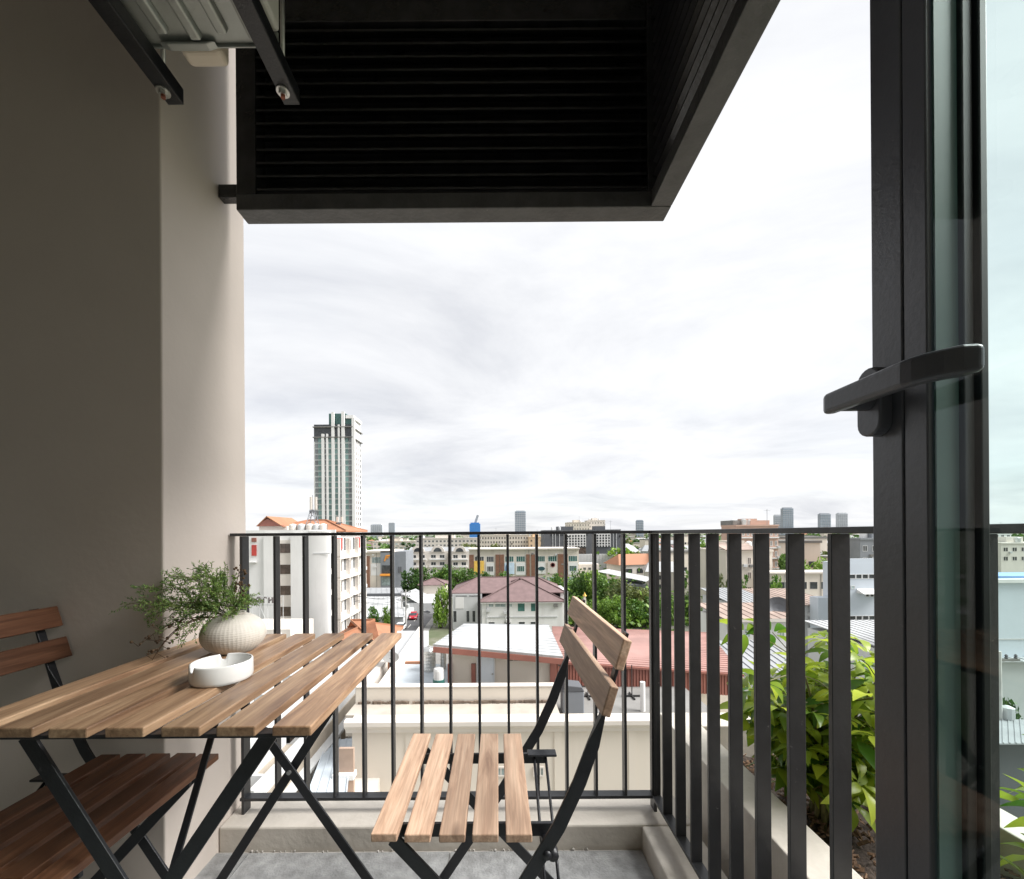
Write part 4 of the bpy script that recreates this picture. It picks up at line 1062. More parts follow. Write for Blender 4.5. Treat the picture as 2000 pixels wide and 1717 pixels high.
# ================================================================ hotel block at left
hd2 = 59.0
hb = B('hotel_building', 'tall white block with orange hipped roof and rooftop tanks at left', 'building', pxx(440, hd2), pxx(655, hd2), hd2, W(972, 1042, hd2).z, 12, M_white)
def gx(px): return pxx(px, hd2) - hb.cx
def gz(py, px=560): return W(px, py, hd2).z - GROUND
for k in range(6):
    hb.win(gx(557.5), gz(1071 + 41 * k), 1.42, 1.32, M_winb, M_winb, nm=1, fw=.07)
hb.part('stair_strip', MB().box(gx(547), gx(569), -.06, -.002, 0, gz(1055)), M_creamw)
for w_ in [o for o in COL.objects if o.parent == hb.o and o.name.startswith('window')]: w_.location.y = -.06
hb.part('pilaster', MB().box(gx(517), gx(545), -.35, -.002, 0, hb.h - .02), M_white)
hb.part('pilaster', MB().box(gx(571), gx(600), -.55, -.002, 0, hb.h + .02), M_white)
mbp = MB(); seg = 16
mbp.prism([(gx(603) + (gx(646) - gx(603)) * (.5 - .5 * math.cos(PI * i / seg)), -.25 - .35 * math.sin(PI * i / seg)) for i in range(seg + 1)] + [(gx(646), -.002), (gx(603), -.002)], 'z', 0, hb.h + .5)
hb.part('rounded_bay', mbp, M_white)
hb.part('bay_band', MB().box(gx(615), gx(648), -.66, -.58, gz(1082), gz(1080)), M_pale)
for k in range(6):
    hb.win(gx(649.6), gz(1096 + 40.5 * k), .62, 2.1, M_win, M_winb, nm=0)
hb.part('red_panel', MB().box(gx(492), gx(501), -.12, -.002, gz(1085), gz(1064)), M_red)
hb.part('red_louvre', MB().box(gx(492), gx(501), -.12, -.002, gz(1058), gz(1050)), M_fascr)
hb.part('balcony_band', MB().box(gx(488), gx(502), -.5, -.002, gz(1098), gz(1096)), M_white)
hb.part('roof_parapet', MB().box(-hb.w / 2, hb.w / 2, .02, .25, hb.h + .001, hb.h + .7), M_white)
# right-hand side: storeys with balcony bands, windows and air conditioners
zs = [gz(1071 + 36.5 * k, 700) for k in range(7)]
for k in range(7):
    z = hb.h - 3.2 - 3.0 * k
    hb.part('balcony_band', MB().box(hb.w / 2 + .002, hb.w / 2 + .55, .3, 11.9, z - .35, z + .1), M_creamw)
    for j in range(3):
        y = 1.6 + j * 3.9
        hb.win(y, z + 1.55, 1.5, 1.7, M_winb, M_white, 'right', nm=1)
        hb.win(y + 1.9, z + 1.75, .8, 2.0, M_win, M_white, 'right', nm=0)
        ab = hb.part('air_conditioner_box', MB().box(hb.w / 2 + .14, hb.w / 2 + .48, y + 2.6, y + 3.3, z + .101, z + .65), M_pale)
        if k == 0 and j in (0, 2): hb.part('red_panel', MB().box(hb.w / 2 + .02, hb.w / 2 + .10, y - 1.3, y + .9, z + 1.0, z + 2.7), M_red)
    for j in range(4):
        y = .35 + j * 3.8
        hb.part('fin', MB().box(hb.w / 2 + .003, hb.w / 2 + .6, y - .14, y + .14, z + .101, z + 2.6), M_creamw)
o_ = hip(hb, -hb.w / 2 + 4.2, hb.w / 2 + .3, 2.4, 11.5, hb.h + .55, 1.7, M_roofo, over=.5, ridge='x', inset=5.0)
hb.part('gable', MB().prism([(gx(490), hb.h + 1.3), (gx(545), hb.h + 1.3), (gx(513), hb.h + 2.4)], 'y', 1.2, 1.6), M_fascr)
gq = [(gx(492), 1.1, hb.h + 1.35), (gx(512), 1.1, hb.h + 2.75), (gx(512), 8.5, hb.h + 2.75), (gx(492), 8.5, hb.h + 1.35)]
hb.part('gable_roof', MB().slab(gq, .12).slab([(gx(512.5), 1.1, hb.h + 2.75), (gx(546), 1.1, hb.h + 1.2), (gx(546), 8.5, hb.h + 1.2), (gx(512.5), 8.5, hb.h + 2.75)], .12), M_roofo)
hb.part('tank_room', MB().box(gx(492), gx(548), 1.75, 6, hb.h + .71, hb.h + 1.30), M_creamw)
for i, px in enumerate((566, 583, 600, 613, 626)):
    p = Vector((gx(px) + hb.cx, hd2 + .95, GROUND + hb.h + .01))
    t_ = thing('water_tank', ('pale rooftop water tank on the white hotel, %s from the left') % ('first', 'second', 'third', 'fourth', 'fifth')[i], 'tank', p, group='tanks on the hotel roof')
    MB().lathe([(.52, 0), (.55, .15), (.55, 1.35), (.45, 1.5), (.12, 1.6), (.001, 1.62)], 16).build('body', M_pale if i % 2 else M_creamw, t_)
    MB().tube([(.6, -.1, 0), (.6, -.1, 1.5)], .05, 6).build('pipe', M_conc, t_)
# phone mast on the hotel roof
def mast(label, px, ybase, ytop, d, wbase):
    p = W(px, ybase, d); h = (ybase - ytop) * d / F
    m = thing('phone_mast', label, 'mast', p)
    mb = MB()
    for k in range(4):
        a = PI / 4 + k * PI / 2; q = (math.cos(a) * wbase, math.sin(a) * wbase)
        mb.tube([(q[0], q[1], 0), (q[0] * .25, q[1] * .25, h * .62)], .05, 5)
        a2 = a + PI / 2; q2 = (math.cos(a2) * wbase, math.sin(a2) * wbase)
        for s_ in range(5):
            f0, f1 = 1 - .15 * s_, 1 - .15 * (s_ + 1)
            mb.tube([(q[0] * f0, q[1] * f0, h * .62 * s_ / 5), (q2[0] * f1, q2[1] * f1, h * .62 * (s_ + 1) / 5)], .028, 4)
    mb.tube([(0, 0, h * .55), (0, 0, h)], .05, 6)
    mb.build('lattice', M_mgrey, m)
    for k in range(3):
        a = k * 2.1 + .4
        MB().box(-.16, .16, -.09, .09, h * .62, h * .95).build('panel_antenna', M_creamw, m, loc=(math.cos(a) * .45, math.sin(a) * .45, 0), bevel=.02)
        MB().box(-.12, .12, -.12, .12, h * .52, h * .60).build('radio_box', M_dgrey, m, loc=(math.cos(a + 1) * .3, math.sin(a + 1) * .3, 0))
mast('lattice phone mast with white panel antennas on the hotel roof, in front of the tower', 611, 1042, 967, 61, 1.3)
mast('small cluster of antennas on the orange hotel roof right of the lattice mast', 662, 1040, 1008, 66, .6)
# big roof sign seen from behind: letters on a frame
sg = thing('roof_sign', 'dark letter sign seen from behind on a thin frame before the hotel', 'sign', W(515, 1222, 50))
sgz = lambda py: W(515, py, 50).z - sg.location.z
sgx = lambda px: pxx(px, 50) - sg.location.x
def strokes(pts): 
    mb = MB()
    for pl_ in pts: mb.tube([(sgx(a), 0, sgz(b)) for a, b in pl_], .085, 6)
    return mb
M_sign = mat('sign_letter_dark', (.10, .085, .085), .6, .1, 2)
strokes([[(493, 1168), (494.5, 1169)], [(493, 1176), (494.5, 1177)]]).build('letter', M_sign, sg)
strokes([[(499.5, 1178), (499.5, 1170), (502, 1166.5), (506, 1166.5), (508.5, 1170), (508.5, 1178)], [(499.5, 1173), (503, 1173), (504, 1175.5), (502.5, 1177)]]).build('letter', M_sign, sg)
strokes([[(514, 1178), (514, 1170), (515.5, 1167), (519, 1167), (520, 1169)]]).build('letter', M_sign, sg)
strokes([[(524.5, 1167), (524.5, 1178)], [(531.5, 1167), (531.5, 1178)], [(524.5, 1175), (528, 1171.5), (531.5, 1172)], [(530, 1167), (531.5, 1169.5)]]).build('letter', M_sign, sg)
mbx = MB()
for y_ in (1165, 1181, 1183): mbx.tube([(sgx(488), .12, sgz(y_)), (sgx(552), .12, sgz(y_))], .03, 5)
for x_ in (490, 505, 521, 537, 551): mbx.tube([(sgx(x_), .12, sgz(1163)), (sgx(x_), .12, sgz(1222))], .03, 5)
for x_ in (490, 521): mbx.tube([(sgx(x_), .14, sgz(1222)), (sgx(x_ + 15), .14, sgz(1183)), (sgx(x_ + 31), .14, sgz(1222))], .028, 5)
mbx.build('frame', M_pale, sg)
sb = B('sign_building', 'low white building under the letter sign in front of the hotel', 'building', pxx(455, 48), pxx(566, 48), 48, W(515, 1222, 50).z, 6, M_creamw)
orf = B('orange_roof_house', 'low house with orange tiled roof between the hotel and the table', 'house', pxx(628, 46), pxx(735, 46), 46, W(972, 1262, 46).z, 9, M_creamw)
hip(orf, -orf.w / 2, orf.w / 2, 0, 9, orf.h, 2.0, M_roofo, over=.7, ridge='x')

# ================================================================ tower
td = 230.0
tw_ = B('residential_tower', 'tall white residential tower with green glass strips', 'building', pxx(614, td), pxx(689, td), td, W(700, 862, td).z, 15.5, M_white)
def tx_(px): return pxx(px, td) - tw_.cx + 1.2
def tz_(py, px=650): return W(px, py, td).z - GROUND
zt_ = [tz_(860 + 10.9 * k) for k in range(24)]
cols = [(612.5, 618, M_win), (618.8, 625.5, M_wing), (631.5, 634.5, M_winb), (639, 645, M_wing), (651.5, 657.5, M_wing), (661.8, 664.5, M_winb), (671.5, 677.5, M_wing), (678.3, 684.5, M_win)]
panem = {}
M_tglass = mat('pale_green_glass', (0.14, 0.23, 0.215), 0.2, 0.3, .3, rand=.3); M_tdark = mat('tower_dark_glass', (0.15, 0.16, 0.165), 0.2, 0.3, .3, rand=.3)
cols = [(a, c, M_tglass if g is M_wing else M_tdark) for a, c, g in cols]
for (a, c, g) in cols:
    w0 = (c - a) * td / F; key = (round(w0, 2), g.name)
    me = panem.setdefault(key, MB().box(-w0 / 2, w0 / 2, -.25, -.002, -1.15, 1.15).mesh('window', g))
    x = tx_((a + c) / 2)
    tw_.part('glass_spandrel', MB().box(x - w0 / 2, x + w0 / 2, -.12, -.003, 0, tw_.h), mat('grey_green_spandrel', (.40, .43, .42), .5, .1, .1))
    for z in zt_: inst('window', me, tw_.o, (x, 0, z))
for (a, c, t_) in ((626, 631, 848), (635.2, 638.6, 848), (645.5, 651, 806), (658, 661.4, 830), (665, 671, 805), (685, 691, 817)):
    tw_.part('white_fin', MB().box(tx_(a), tx_(c), -.9, -.003, 0, tz_(t_)), M_white)
# stepped crown
tw_.part('crown_wall', MB().box(tx_(619), tx_(645), .5, 15, tw_.h + .01, tz_(830)), M_wing)
tw_.part('crown_wall', MB().box(tx_(638.5), tx_(672), .8, 14, tz_(830) + .01, tz_(807)), M_wing)
tw_.part('crown_wall', MB().box(tx_(645.5), tx_(684), .9, 14.5, tw_.h + .02, tz_(818)), M_wing)
tw_.part('crown_slab', MB().box(tx_(672.2), tx_(688), .2, 14, tz_(817), tz_(811)), M_white)
for py in (834.5, 854.5):
    tw_.part('cornice_band', MB().box(tx_(609.0), tx_(687.5), -1.0, 16.0, tz_(py + .8), tz_(py - .8)), M_conc)
tw_.part('upper_storeys', MB().box(-tw_.w / 2 + .1, tw_.w / 2 - .1,   .1, 15.4, tw_.h + .005, tz_(829)), M_win)
for k in range(24):
    for j, (y, w0, g) in enumerate(((2.4, 2.2, M_win), (6.5, 1.2, M_winb), (9.6, 1.4, M_winb), (13.2, 1.8, M_win))):
        tw_.win(y, zt_[k], w0, 1.9, g, g, 'right', nm=0, fw=.08)
tw_.part('side_crown', MB().box(tw_.w / 2 - 3, tw_.w / 2 - .05, 3, 15, tw_.h + .03, tz_(812)), M_white)

# ================================================================ shophouse row in the middle
sd3 = 156.0
sh = B('shophouse_row', 'brown brick and white shophouse row with shop banners in the middle distance', 'building', pxx(916, sd3), pxx(1130, sd3), sd3, W(1000, 1072, sd3).z, 12, M_cream)
def sx(px): return pxx(px, sd3) - sh.cx
def sz(py): return W(1000, py, sd3).z - GROUND
sh.part('roof_band', MB().box(-sh.w / 2 - .3, sh.w / 2 + .3, -.9, 12, sz(1073.5), sz(1071)), M_creamw)
for (a, c) in ((916, 925), (967.5, 975), (976, 984), (1027.5, 1034), (1037, 1047), (1089, 1100), (1101.5, 1108)):
    sh.part('brick_pier', MB().box(sx(a), sx(c), -.35, -.003, 0, sz(1083)), M_brick)
for (a, c) in ((949, 965), (991 + 16, 1026), (1048, 1065), (1069, 1088), (1109, 1128), (985, 1004), (926, 946)):
    xm = (sx(a) + sx(c)) / 2; w0 = sx(c) - sx(a)
    sh.win(xm, sz(1092), w0 * .9, 2.2, M_wing if a > 980 else M_win, M_white, nm=3, fw=.12)
    if a not in (926, 985, 1048, 1069):
        sh.part('white_panel', MB().box(xm - w0 / 2, xm + w0 / 2, -.2, -.003, sz(1123), sz(1099)), M_white)
        o_ = sh.win(xm, sz(1111), w0 * .78, 2.2, M_wing if a > 980 else M_win, M_white, nm=3, fw=.12); o_.location.y = -.2
bn = sh.part('banner', MB().box(sx(925.5), sx(945), -.3, -.1, sz(1121), sz(1095)), M_yellow)
bn2 = sh.part('banner', MB().box(sx(985), sx(1004), -.3, -.1, sz(1121), sz(1099)), M_lblue)
MB().prism([(sx(986), sz(1120)), (sx(991), sz(1120)), (sx(992), sz(1108)), (sx(989), sz(1101)), (sx(987), sz(1106))], 'y', -.34, -.301).build('figure_print', mat('navy_print', (.05, .12, .25), .6), bn2)
bn3 = sh.part('banner', MB().box(sx(1048), sx(1065), -.3, -.1, sz(1121), sz(1099)), M_white)
MB().lathe([(1.0, 0), (1.0, .05)], 20).build('round_mark', mat('dark_teal_print', (.02, .07, .08), .6), bn3, loc=(sx(1057), -.31, sz(1111)), rot=(PI / 2, 0, 0), ).scale = (1.3, .75, 1)
bn4 = sh.part('banner', MB().box(sx(1069), sx(1088), -.3, -.1, sz(1121), sz(1098)), M_creamw)
MB().lathe([(.9, 0), (.9, .05), (.6, .05), (.6, 0)], 20).build('round_mark', mat('maroon_print', (.25, .08, .08), .6), bn4, loc=(sx(1079), -.31, sz(1104)), rot=(PI / 2, 0, 0))
for i in range(10):
    a = 928 + i * 20; sh.part('shop_front', MB().box(sx(a), sx(a + 16), -.15, -.003, .2, sz(1128)), M_winl)
# left neighbour with the dark grey gable and the orange letter
lg = B('corner_shop_building', 'grey and brown shop building with orange letter F sign and orange canopy', 'building', pxx(713, 150), pxx(768, 150), 150, W(740, 1077, 150).z, 16, M_cream)
def lx(px): return pxx(px, 150) - lg.cx
def lz(py): return W(740, py, 150).z - GROUND
lg.part('brick_pier', MB().box(lx(714), lx(722), -.4, -.003, 0, lz(1086)), M_brick)
lg.part('roof_band', MB().box(-lg.w / 2 - .3, lg.w / 2 + .3, -.8, 16, lz(1079), lz(1075.5)), M_creamw)
lg.win(lx(735), lz(1094), 3.4, 2.3, M_winl, M_white, nm=3, fw=.12); lg.win(lx(735), lz(1112), 3.4, 2.3, M_win, M_white, nm=3, fw=.12)
lg.part('white_panel', MB().box(lx(724), lx(743), -.06, -.003, lz(1124), lz(1101)), M_white)
gt = lg.part('grey_gable', MB().box(lx(744), lx(768.5), -.8, 15.8, 0, lz(1076.5)), M_mgrey)
for pl_ in ([(751, 1096), (754.5, 1084.5), (756.8, 1084.5), (753.3, 1096)], [(755.5, 1087.5), (756.6, 1084.3), (763, 1083.5), (762, 1086.5)], [(754.2, 1091), (755, 1088.8), (760, 1088), (759, 1090.4)]):
    MB().prism([(lx(a), lz(b)) for a, b in pl_], 'y', -1.0, -.801).build('letter', M_orange, gt)
lg.part('dark_glazing', MB().box(lx(747), lx(767), -.95, -.802, lz(1120), lz(1104)), M_win)
lg.part('orange_canopy', MB().box(lx(745), lx(770), -2.4, -.802, lz(1124), lz(1120.5)), M_orange)
lg.part('green_shopfront', MB().box(lx(746), lx(766), -.95, -.802, lz(1143), lz(1126)), M_winl)
lg.part('side_grey_wall', MB().box(lx(768.6), lx(790), 2, 15.6, 0, lz(1078)), M_mgrey)
for px in (775, 779): lg.part('wall_vent', MB().box(lx(px), lx(px + 2.2), 1.85, 1.998, lz(1120), lz(1108)), M_dgrey)

def rowhouses(label, p0, p1, d, ytop, n, seed):
    b = B('white_rowhouses', label, 'building', pxx(p0, d), pxx(p1, d), d, W((p0 + p1) / 2, ytop, d).z, 12, M_creamw)
    un = b.w / n
    for i in range(n):
        x = -b.w / 2 + un * (i + .5)
        for f in range(4):
            z = b.h - 2.2 - f * 3.1
            b.win(x - un * .22, z, un * .26, 1.5, M_win, M_white, nm=1, fw=.1); b.win(x + un * .22, z, un * .26, 1.5, M_win, M_white, nm=1, fw=.1)
            b.part('balcony', MB().box(x - un * .42, x + un * .42, -.7, -.004, z - 1.5, z - .9), M_white)
        seg_ = 12; r_ = un * .34
        b.part('arched_gable', MB().prism([(x + r_ * math.cos(PI * k / seg_), b.h - .3 + r_ * math.sin(PI * k / seg_)) for k in range(seg_ + 1)], 'y', -.35, .3), M_creamw)
        b.part('round_light', MB().prism([(x + r_ * .6 * math.cos(PI * k / seg_), b.h - .15 + r_ * .6 * math.sin(PI * k / seg_)) for k in range(seg_ + 1)], 'y', -.42, -.351), M_win)
    b.part('roof', MB().slab([(-b.w / 2 - .3, .3, b.h + .05), (b.w / 2 + .3, .3, b.h + .05), (b.w / 2 + .3, 7, b.h + 1.6), (-b.w / 2 - .3, 7, b.h + 1.6)], .2), M_roofg)
    return b
rowhouses('white rowhouses with arched gables left of the shophouse row', 797, 874, 178, 1077, 2, 1)
rowhouses('short white rowhouse end beside the brown shophouse row', 879, 916, 176, 1077, 1, 2)

# ================================================================ villa with brown hipped roofs
vd = 84.0
vl = B('villa', 'white villa with large brown hipped roofs behind the rooftop hut', 'house', pxx(940, vd), pxx(1098, vd), vd, W(1020, 1174, vd).z, 13, M_white)
def vx(px): return pxx(px, vd) - vl.cx
def vz(py): return W(1020, py, vd).z - GROUND
VR = W(1015, 1130, vd + 6).z - GROUND
hip(vl, -vl.w / 2, vl.w / 2, 0, 12, vl.h, VR - vl.h, M_roofb, over=.55, ridge='y', inset=6.8, t=.18)
hip(vl, vx(880), vx(1104), 3.2, 15, vz(1161), W(940, 1128, vd + 9).z - GROUND - vz(1161), M_roofb, over=.5, ridge='x', inset=5.6, name='rear_roof')
vl.part('eaves_band', MB().box(-vl.w / 2 - .5, vl.w / 2 + .5, -.5, -.05, vl.h - .38, vl.h - .185), M_white)
lw_ = vl.part('left_wing', MB().box(vx(880), vx(939.5), 2.5, 13.5, 0, vz(1163)), M_pale)
rw_ = vl.part('right_wing', MB().box(vl.w / 2 + .01, vl.w / 2 + 1.6, 3, 12.5, 0, vz(1160)), M_white)
for px, w0, g in ((1017, 1.5, M_wing), (1042, 1.35, M_wing)): vl.win(vx(px), vz(1186), w0, 1.75, g, M_white, nm=0, fw=.06)
for px, w0 in ((958, 1.0), (976, 2.1), (995, .9)): vl.win(vx(px), vz(1182), w0, .7, M_winl, M_white, nm=1, fw=.06)
for px in (959, 1018, 1041, 990): vl.win(vx(px), vz(1217), 1.3, .6, M_win, M_white, nm=0, fw=.06)
vl.part('floor_band', MB().box(vx(950), vx(1087), -.12, -.003, vz(1206), vz(1204)), M_pale)
for px, w0 in ((885, .75), (911, .7), (923, .7)):
    o_ = vl.win(vx(px), vz(1208), w0, 2.4, M_win, M_pale, nm=0); o_.location.y = 2.5
for px in (898, 925):
    o_ = vl.win(vx(px), vz(1167), 2.4, .25, M_win, M_pale, nm=0, fw=.03); o_.location.y = 2.5
vl.part('shutter', MB().box(vx(886), vx(903), 2.42, 2.498, vz(1192), vz(1169)), M_white)
gb = B('small_brown_house', 'small house with brown pyramid roof left of the villa', 'house', pxx(820, 120), pxx(868, 120), 120, W(845, 1142, 120).z, 7, M_cream)
hip(gb, -gb.w / 2, gb.w / 2, 0, 7, gb.h, W(845, 1130, 123).z - GROUND - gb.h, M_roofb, over=.6, ridge='x', inset=3.9)

# ================================================================ low white warehouses left of the villa, street with cars and poles
wh = B('warehouse', 'long low warehouse with white sheet roof beside the street', 'warehouse', pxx(716, 92), pxx(786, 92), 92, W(750, 1205, 92).z, 22, M_pale)
U_ = lambda px, py, d: (W(px, py, d) - Vector((wh.cx, 92, GROUND)))
sheet(wh, [U_(700, 1205, 91), U_(790, 1205, 91), U_(784, 1165, 104), U_(716, 1165, 104)], M_roofw, pitch=1.2, rib=.08)
sheet(wh, [U_(712, 1163, 105), U_(792, 1163, 105), U_(784, 1148, 118), U_(716, 1148, 118)], M_roofg, pitch=1.4, rib=.08)
wh.part('clerestory', MB().box(U_(716, 1165, 104).x, U_(783, 1165, 104).x, 12.2, 12.9, U_(716, 1165, 104).z - .5, U_(716, 1160, 104).z), M_dgrey)
wh2 = B('gabled_warehouse', 'white gabled warehouse across the street from the villa', 'warehouse', pxx(792, 104), pxx(846, 104), 104, W(820, 1178, 104).z, 16, M_pale)
V_ = lambda px, py, d: (W(px, py, d) - Vector((wh2.cx, 104, GROUND)))
sheet(wh2, [V_(786, 1160, 104), V_(834, 1188, 104), V_(848, 1168, 118), V_(812, 1150, 118)], M_roofw, pitch=1.0, rib=.07)
def pole(label, px, ytop, ybot, d, arms=3):
    p = W(px, ybot, d); h = (ybot - ytop) * d / F; p.z = GROUND; h = W(px, ytop, d).z - GROUND
    o = thing('utility_pole', label, 'pole', p, group='utility poles in the street')
    MB().tube([(0, 0, 0), (0, 0, h)], [.2, .12], 8).build('pole', M_polec, o)
    for k in range(arms):
        z = h - .5 - k * .95
        a = MB().box(-1.15 + .2 * k, 1.15 - .2 * k, -.08, .08, z - .07, z + .07).build('cross_arm', M_conc, o)
        for x in (-1, -.45, .45, 1): MB().lathe([(.05, .07), (.09, .12), (.05, .18), (.08, .24), (.03, .32)], 8, (x * (1 - .17 * k), 0, z)).build('insulator', M_dgrey, a)
    MB().lathe([(.28, -.5), (.3, -.45), (.3, .35), (.1, .45), (.001, .46)], 10, (.5, 0, h - 3.6)).build('transformer', M_pale, o)
    return p, h
pole('concrete utility pole with three cross arms beside the white warehouse', 793, 1152, 1216, 92)
pole('thinner concrete utility pole standing just left of the taller one', 785, 1160, 1216, 96, 2)
pole('tall plain pole in front of the white rowhouses', 839, 1112, 1150, 138, 1)
for i, (z_, x_) in enumerate(((1156, -1), (1157, 1), (1165, -.6), (1168, .7))):
    a = W(793 + x_ * 8, z_, 92); c = W(690, z_ + 6, 60); e_ = W(842, z_ - 14, 150)
    pts = [a.lerp(c, t / 8) - Vector((0, 0, 1.0 * math.sin(PI * t / 8))) for t in range(9)][::-1] + [a.lerp(e_, t / 8) - Vector((0, 0, .8 * math.sin(PI * t / 8))) for t in range(1, 9)]
    o_ = tag(MB().tube(pts, .03, 4).build('overhead_cable', M_wire), 'thin black overhead cable strung between the street poles', 'cable', 'overhead street cables')

def car(label, x, d, rz, paint):
    c = thing('parked_car', label, 'car', (x, d, GROUND + .008), rz, 'cars in the street')
    body = [(-2.1, .28), (-2.12, .62), (-1.95, .82), (-1.05, .92), (1.3, .95), (2.02, .88), (2.12, .6), (2.08, .28)]
    MB().prism(body, 'y', -.86, .86).build('body', paint, c, bevel=.09, bseg=3)
    cab = [(-1.15, .90), (-.45, 1.42), (.95, 1.46), (1.75, .94)]
    MB().prism(cab, 'y', -.74, .74).build('cabin_glass', M_win, c, bevel=.06)
    MB().prism([(-.5, 1.425), (-.42, 1.475), (.92, 1.51), (1.0, 1.465)], 'y', -.70, .70).build('roof', paint, c, bevel=.02)
    for sx_ in (-1.32, 1.32):
        for sy in (-1, 1):
            wl = MB().tube([(sx_, sy * .68, .32), (sx_, sy * .90, .32)], .32, 16).build('wheel', M_tyre, c)
            MB().tube([(sx_, sy * .902, .32), (sx_, sy * .915, .32)], .19, 12).build('rim', M_steel, wl)
    for sy in (-.6, .6):
        MB().box(-2.15, -2.06, sy - .2, sy + .2, .58, .74).build('headlight', M_porc, c, bevel=.02)
        MB().box(2.04, 2.135, sy - .2, sy + .2, .62, .80).build('tail_light', M_red, c, bevel=.02)
M_carr = mat('red_car_paint', (.42, .02, .035), .25, .05, 1); M_carg = mat('grey_car_paint', (.12, .125, .135), .25, .05, 1); M_carw = mat('white_car_paint', (.72, .72, .72), .25, .03, 1)
p_ = W(808, 1208, 98); car('small red car parked in the street left of the green column tree', p_.x, 98, PI / 2 + .1, M_carr)
p_ = W(838, 1196, 106); car('dark grey car parked against the tall green shrub', p_.x, 106, PI / 2 - .1, M_carg)
p_ = W(782, 1226, 86); car('white car parked at the near end of the street', p_.x, 86, PI / 2, M_carw)

# ================================================================ middle-distance blocks
def block(label, p0, p1, ytop, d, depth, wall, nx_, glass, frame=None, ww=.55, fl=3.1, floors=None, name='apartment_block', cat='building', group=None, wh_=1.5, top=1.9):
    b = B(name, label, cat, pxx(p0, d), pxx(p1, d), d, W((p0 + p1) / 2, ytop, d).z, depth, wall, group=group)
    un = b.w / nx_; nf = floors or min(int((b.h - 2) / fl), 10)
    for f in range(nf):
        for i in range(nx_): b.win(-b.w / 2 + un * (i + .5), b.h - top - f * fl, un * ww, wh_, glass, frame or wall, nm=1, fw=.12)
    b.part('roof_edge', MB().box(-b.w / 2 - .15, b.w / 2 + .15, -.25, depth + .1, b.h + .01, b.h + .45), wall)
    rk = random.Random(int(p0 * 7 + p1))
    for q in range(3):
        x = rk.uniform(-.42, .42) * b.w; y = rk.uniform(.1, .8) * depth; r0 = rk.uniform(.5, .9)
        b.part('roof_tank', MB().lathe([(r0, .46), (r0, 1.9), (r0 * .3, 2.2), (.001, 2.22)], 10, (x, y, b.h)), rk.choice([M_tank, M_pale, M_white]))
    xa = rk.uniform(-.4, .4) * b.w; b.part('aerial', MB().tube([(xa, 1, b.h + .4), (xa, 1, b.h + 5)], .06, 5).tube([(xa - .9, 1, b.h + 4.6), (xa + .9, 1, b.h + 4.6)], .04, 4), M_mgrey)
    for q in range(min(8, nx_)):
        x = -b.w / 2 + un * (rk.randrange(nx_) + .98); z = b.h - top - 1.0 - rk.randrange(max(1, nf)) * fl
        b.part('air_conditioner_box', MB().box(x - .4, x + .4, -.45, -.004, z - .3, z + .3), M_pale)
    b.part('roof_room', MB().box(-b.w * .2, b.w * .12, depth * .3, depth * .7, b.h + .46, b.h + 2.3), wall)
    return b
block('long beige apartment block with rows of small windows behind the shophouses', 935, 1032, 1046, 262, 18, M_cream, 18, M_win, M_cream, .62, 2.6, 7, top=1.6)
block('orange beige stair block at the right end of the long apartment block', 1033, 1062, 1050, 255, 14, mat('sand_paint', (.68, .50, .33), .8, .06, .2), 3, M_win, ww=.4, floors=6)
block('white terrace of low flats left of the long beige block', 812, 932, 1052, 300, 14, M_creamw, 16, M_win, M_white, .6, 3.0, 4)
block('pale long building with flat roof beyond the rowhouses', 728, 812, 1058, 330, 16, M_cream, 10, M_winl, floors=3)
cn = block('dark grey condominium with white window grid, left wing', 1063, 1160, 1037, 205, 16, M_dgrey, 2, M_win, floors=1)
def ux(px): return pxx(px, 205) - cn.cx
def uz(py): return W(1110, py, 205).z - GROUND
cn.part('white_bay', MB().box(ux(1104), ux(1144), -.4, -.003, uz(1068), uz(1043)), M_white)
for f in range(5):
    for i in range(7): o_ = cn.win(ux(1107.5 + 5.6 * i), uz(1047 + 5.2 * f), .85, .95, M_win, M_win, nm=0); o_.location.y = -.4
for px in (1079, 1084, 1092): cn.part('pale_mullion', MB().box(ux(px), ux(px + 1), -.3, -.003, 2, uz(1042)), M_pale)
cn.part('lower_window_band', MB().box(ux(1104), ux(1144), -.2, -.003, uz(1086), uz(1070)), M_winb)
cn2 = block('dark grey condominium with white window grid, right wing', 1146, 1212, 1036, 214, 16, M_dgrey, 2, M_win, floors=1)
def ux2(px): return pxx(px, 214) - cn2.cx
def uz2(py): return W(1180, py, 214).z - GROUND
cn2.part('white_bay', MB().box(ux2(1158), ux2(1192), -.4, -.003, uz2(1068), uz2(1042)), M_white)
for f in range(5):
    for i in range(6): o_ = cn2.win(ux2(1161 + 5.6 * i), uz2(1046 + 5.2 * f), .85, .95, M_win, M_win, nm=0); o_.location.y = -.4
for px in (1197, 1203): cn2.part('pale_mullion', MB().box(ux2(px), ux2(px + 1), -.3, -.003, 2, uz2(1042)), M_pale)
bw = B('boundary_wall', 'long pale panel wall in front of the dark condominium', 'wall', pxx(1128, 180), pxx(1212, 180), 180, W(1170, 1082, 180).z, .3, M_pale)
for i in range(14): bw.part('panel', MB().box(-bw.w / 2 + i * bw.w / 14 + .08, -bw.w / 2 + (i + 1) * bw.w / 14 - .08, -.15, -.003, .2, bw.h - .2), M_pale)
for lab, p0, p1, yt, d, m, nx_ in (
    ('beige slab block rising behind the dark condominium', 1110, 1152, 1021, 330, M_cream, 8),
    ('stepped beige block behind the right condominium wing', 1150, 1182, 1017, 340, M_creamw, 6)):
    block(lab, p0, p1, yt, d, 16, m, nx_, M_win, ww=.4, floors=6)
